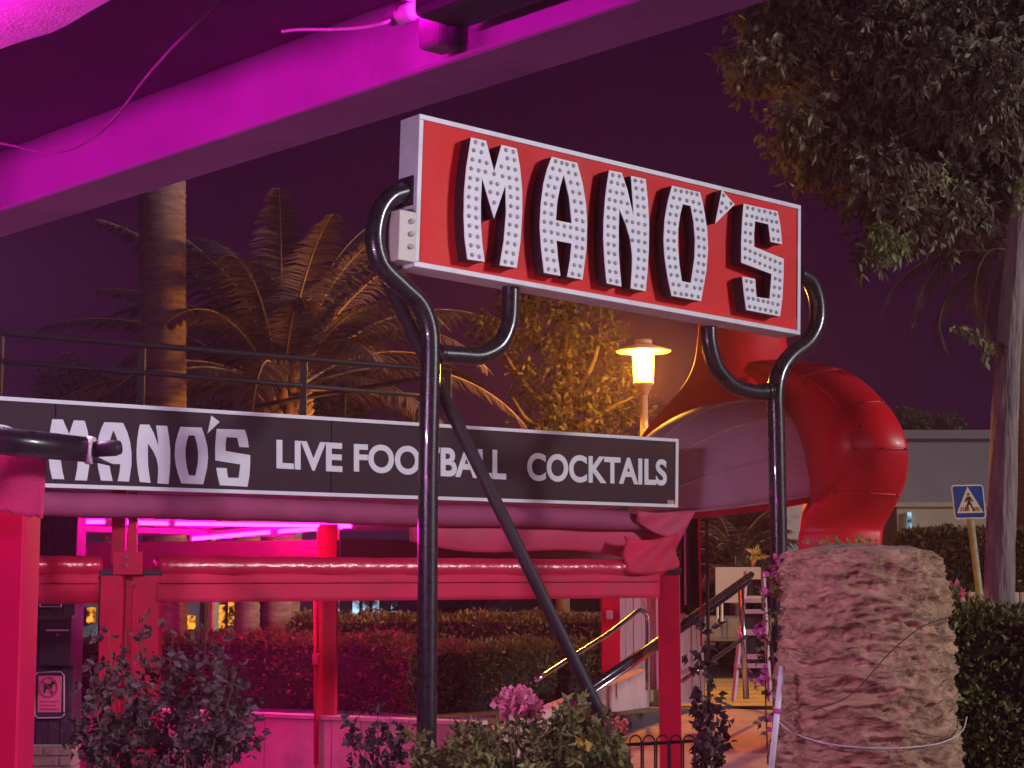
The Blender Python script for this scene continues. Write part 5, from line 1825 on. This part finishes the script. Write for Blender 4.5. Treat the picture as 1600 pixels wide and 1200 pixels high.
# vine in front of the right red post
stems = []
for bx, ty, Y_ in [(1085, 955, 13.2), (1105, 965, 13.3), (1100, 1040, 13.2), (1120, 1090, 13.1), (1085, 1110, 13.1), (1130, 1120, 13.2), (1110, 1130, 13.0)]:
    b_ = P(1105, 950, Y_)
    b_.z = 0
    stems.append([b_, P(1105, 1190, Y_), P((bx + 1105) / 2, (1190 + ty) / 2, Y_), P(bx, ty, Y_)])
branchy('dark leafy climber beside the right red post', 'climber', stems, 'rose_leaf', 0.075, 4, 0.6, 'climber', 0.3, 0.08, 0.05, .006, .06)
# bougainvillea up the stump's left side
stems = []
for pts_ in ([(1200, 1195), (1196, 1060), (1204, 960), (1212, 888)], [(1205, 1190), (1210, 1050), (1200, 930), (1225, 872)], [(1212, 880), (1196, 872), (1186, 862)]):
    stems.append([P(x, y, 10.25) for x, y in pts_])
bg_ = branchy('straggly bougainvillea climbing the left side of the palm stump', 'climber', stems, 'shrub_leaf', 0.045, 3, .6, 'bougainvillea', .1, .05, .045, .005, .045)
bl = []
for x, y, n in ((1222, 880, 22), (1212, 895, 12), (1190, 985, 14), (1200, 930, 10), (1192, 1060, 22), (1182, 1070, 10), (1205, 1125, 8), (1224, 890, 14)):
    for k in range(n):
        bl.append(tuple(P(x + random.gauss(0, 6), y + random.gauss(0, 6), 10.2 + random.uniform(-.05, .05))))
v, f = leaf_arrays(np.array(bl), rng.normal(size=(len(bl), 3)), 0.04, .8, .1)
np_mesh('bracts', v, f, M['bract'], bg_, True)
v, f = leaf_arrays(np.array([P(1182 + random.gauss(0, 5), 862 + random.gauss(0, 5), 10.2) for k in range(16)]), rng.normal(size=(16, 3)) + np.array([0, -.3, -.2]), .06, .5)
np_mesh('pale_sprig', v, f, M['yellow_leaf'], bg_, True)
# little weeds on the stump top and against the slide
pts = np.array([P(1260 + random.uniform(0, 110), 850 + random.uniform(-6, 4), 10.0 + random.uniform(-.1, .2)) for k in range(26)])
t = thing('weed_tuft', 'tiny green weeds sprouting on top of the palm stump', 'weeds', P(1300, 856, 10))
v, f = clusters(pts, 5, .03, -.4, .03, .45)
np_mesh('leaves', v, f, M['bright_leaf'], t, True)
t = thing('flower_cluster', 'pink flowers in front of the low stone wall by the far hedge', 'flowers', P(1492, 932, 25.5))
pts = np.array([P(1492 + random.gauss(0, 9), 928 + random.gauss(0, 5), 25.5) for k in range(60)])
v, f = leaf_arrays(pts, rng.normal(size=(60, 3)), .1, .8)
np_mesh('petals', v, f, M['pink_petal'], t, True)
MB().tube([P(1492, 930, 25.55), P(1492, 985, 25.55)], .02, 5).build('stem', M['twig'], t)
t = thing('dry_shrub', 'dry brownish shrub between the palm stump and the right hedge', 'shrub', hcorner(1470, 11.5, 0))
pts = np.array([P(1462 + random.gauss(0, 16), 950 + random.gauss(0, 16), 11.4 + random.gauss(0, .15)) for k in range(160)])
v, f = clusters(pts, 5, .06, 0, .05, .4)
np_mesh('leaves', v, f, M['shrub_leaf'], t, True)
for k in range(4):
    MB().tube([hcorner(1466 + 3 * k, 11.5, 0), P(1450 + 9 * k, 960, 11.45)], .008, 5).build('stem', M['twig'], t)

# ------------------------------------------------------------------ violet night haze, the neon's tint put into its colour
hz = bpy.data.materials.new('haze')
hz.use_nodes = True
nt = hz.node_tree
nt.nodes.remove(nt.nodes['Principled BSDF'])
pv = nt.nodes.new('ShaderNodeVolumePrincipled')
pv.inputs['Color'].default_value = (0.93, 0.54, 0.86, 1)
pv.inputs['Density'].default_value = 0.0029
pv.inputs['Anisotropy'].default_value = 0.62
nt.links.new(pv.outputs['Volume'], nt.nodes['Material Output'].inputs['Volume'])
hb_ = MB().box((-206, -26, -1.0), (412, 0, 0), (0, 432, 0), (0, 0, 14.0)).build('haze', hz)
hb_['kind'] = 'stuff'
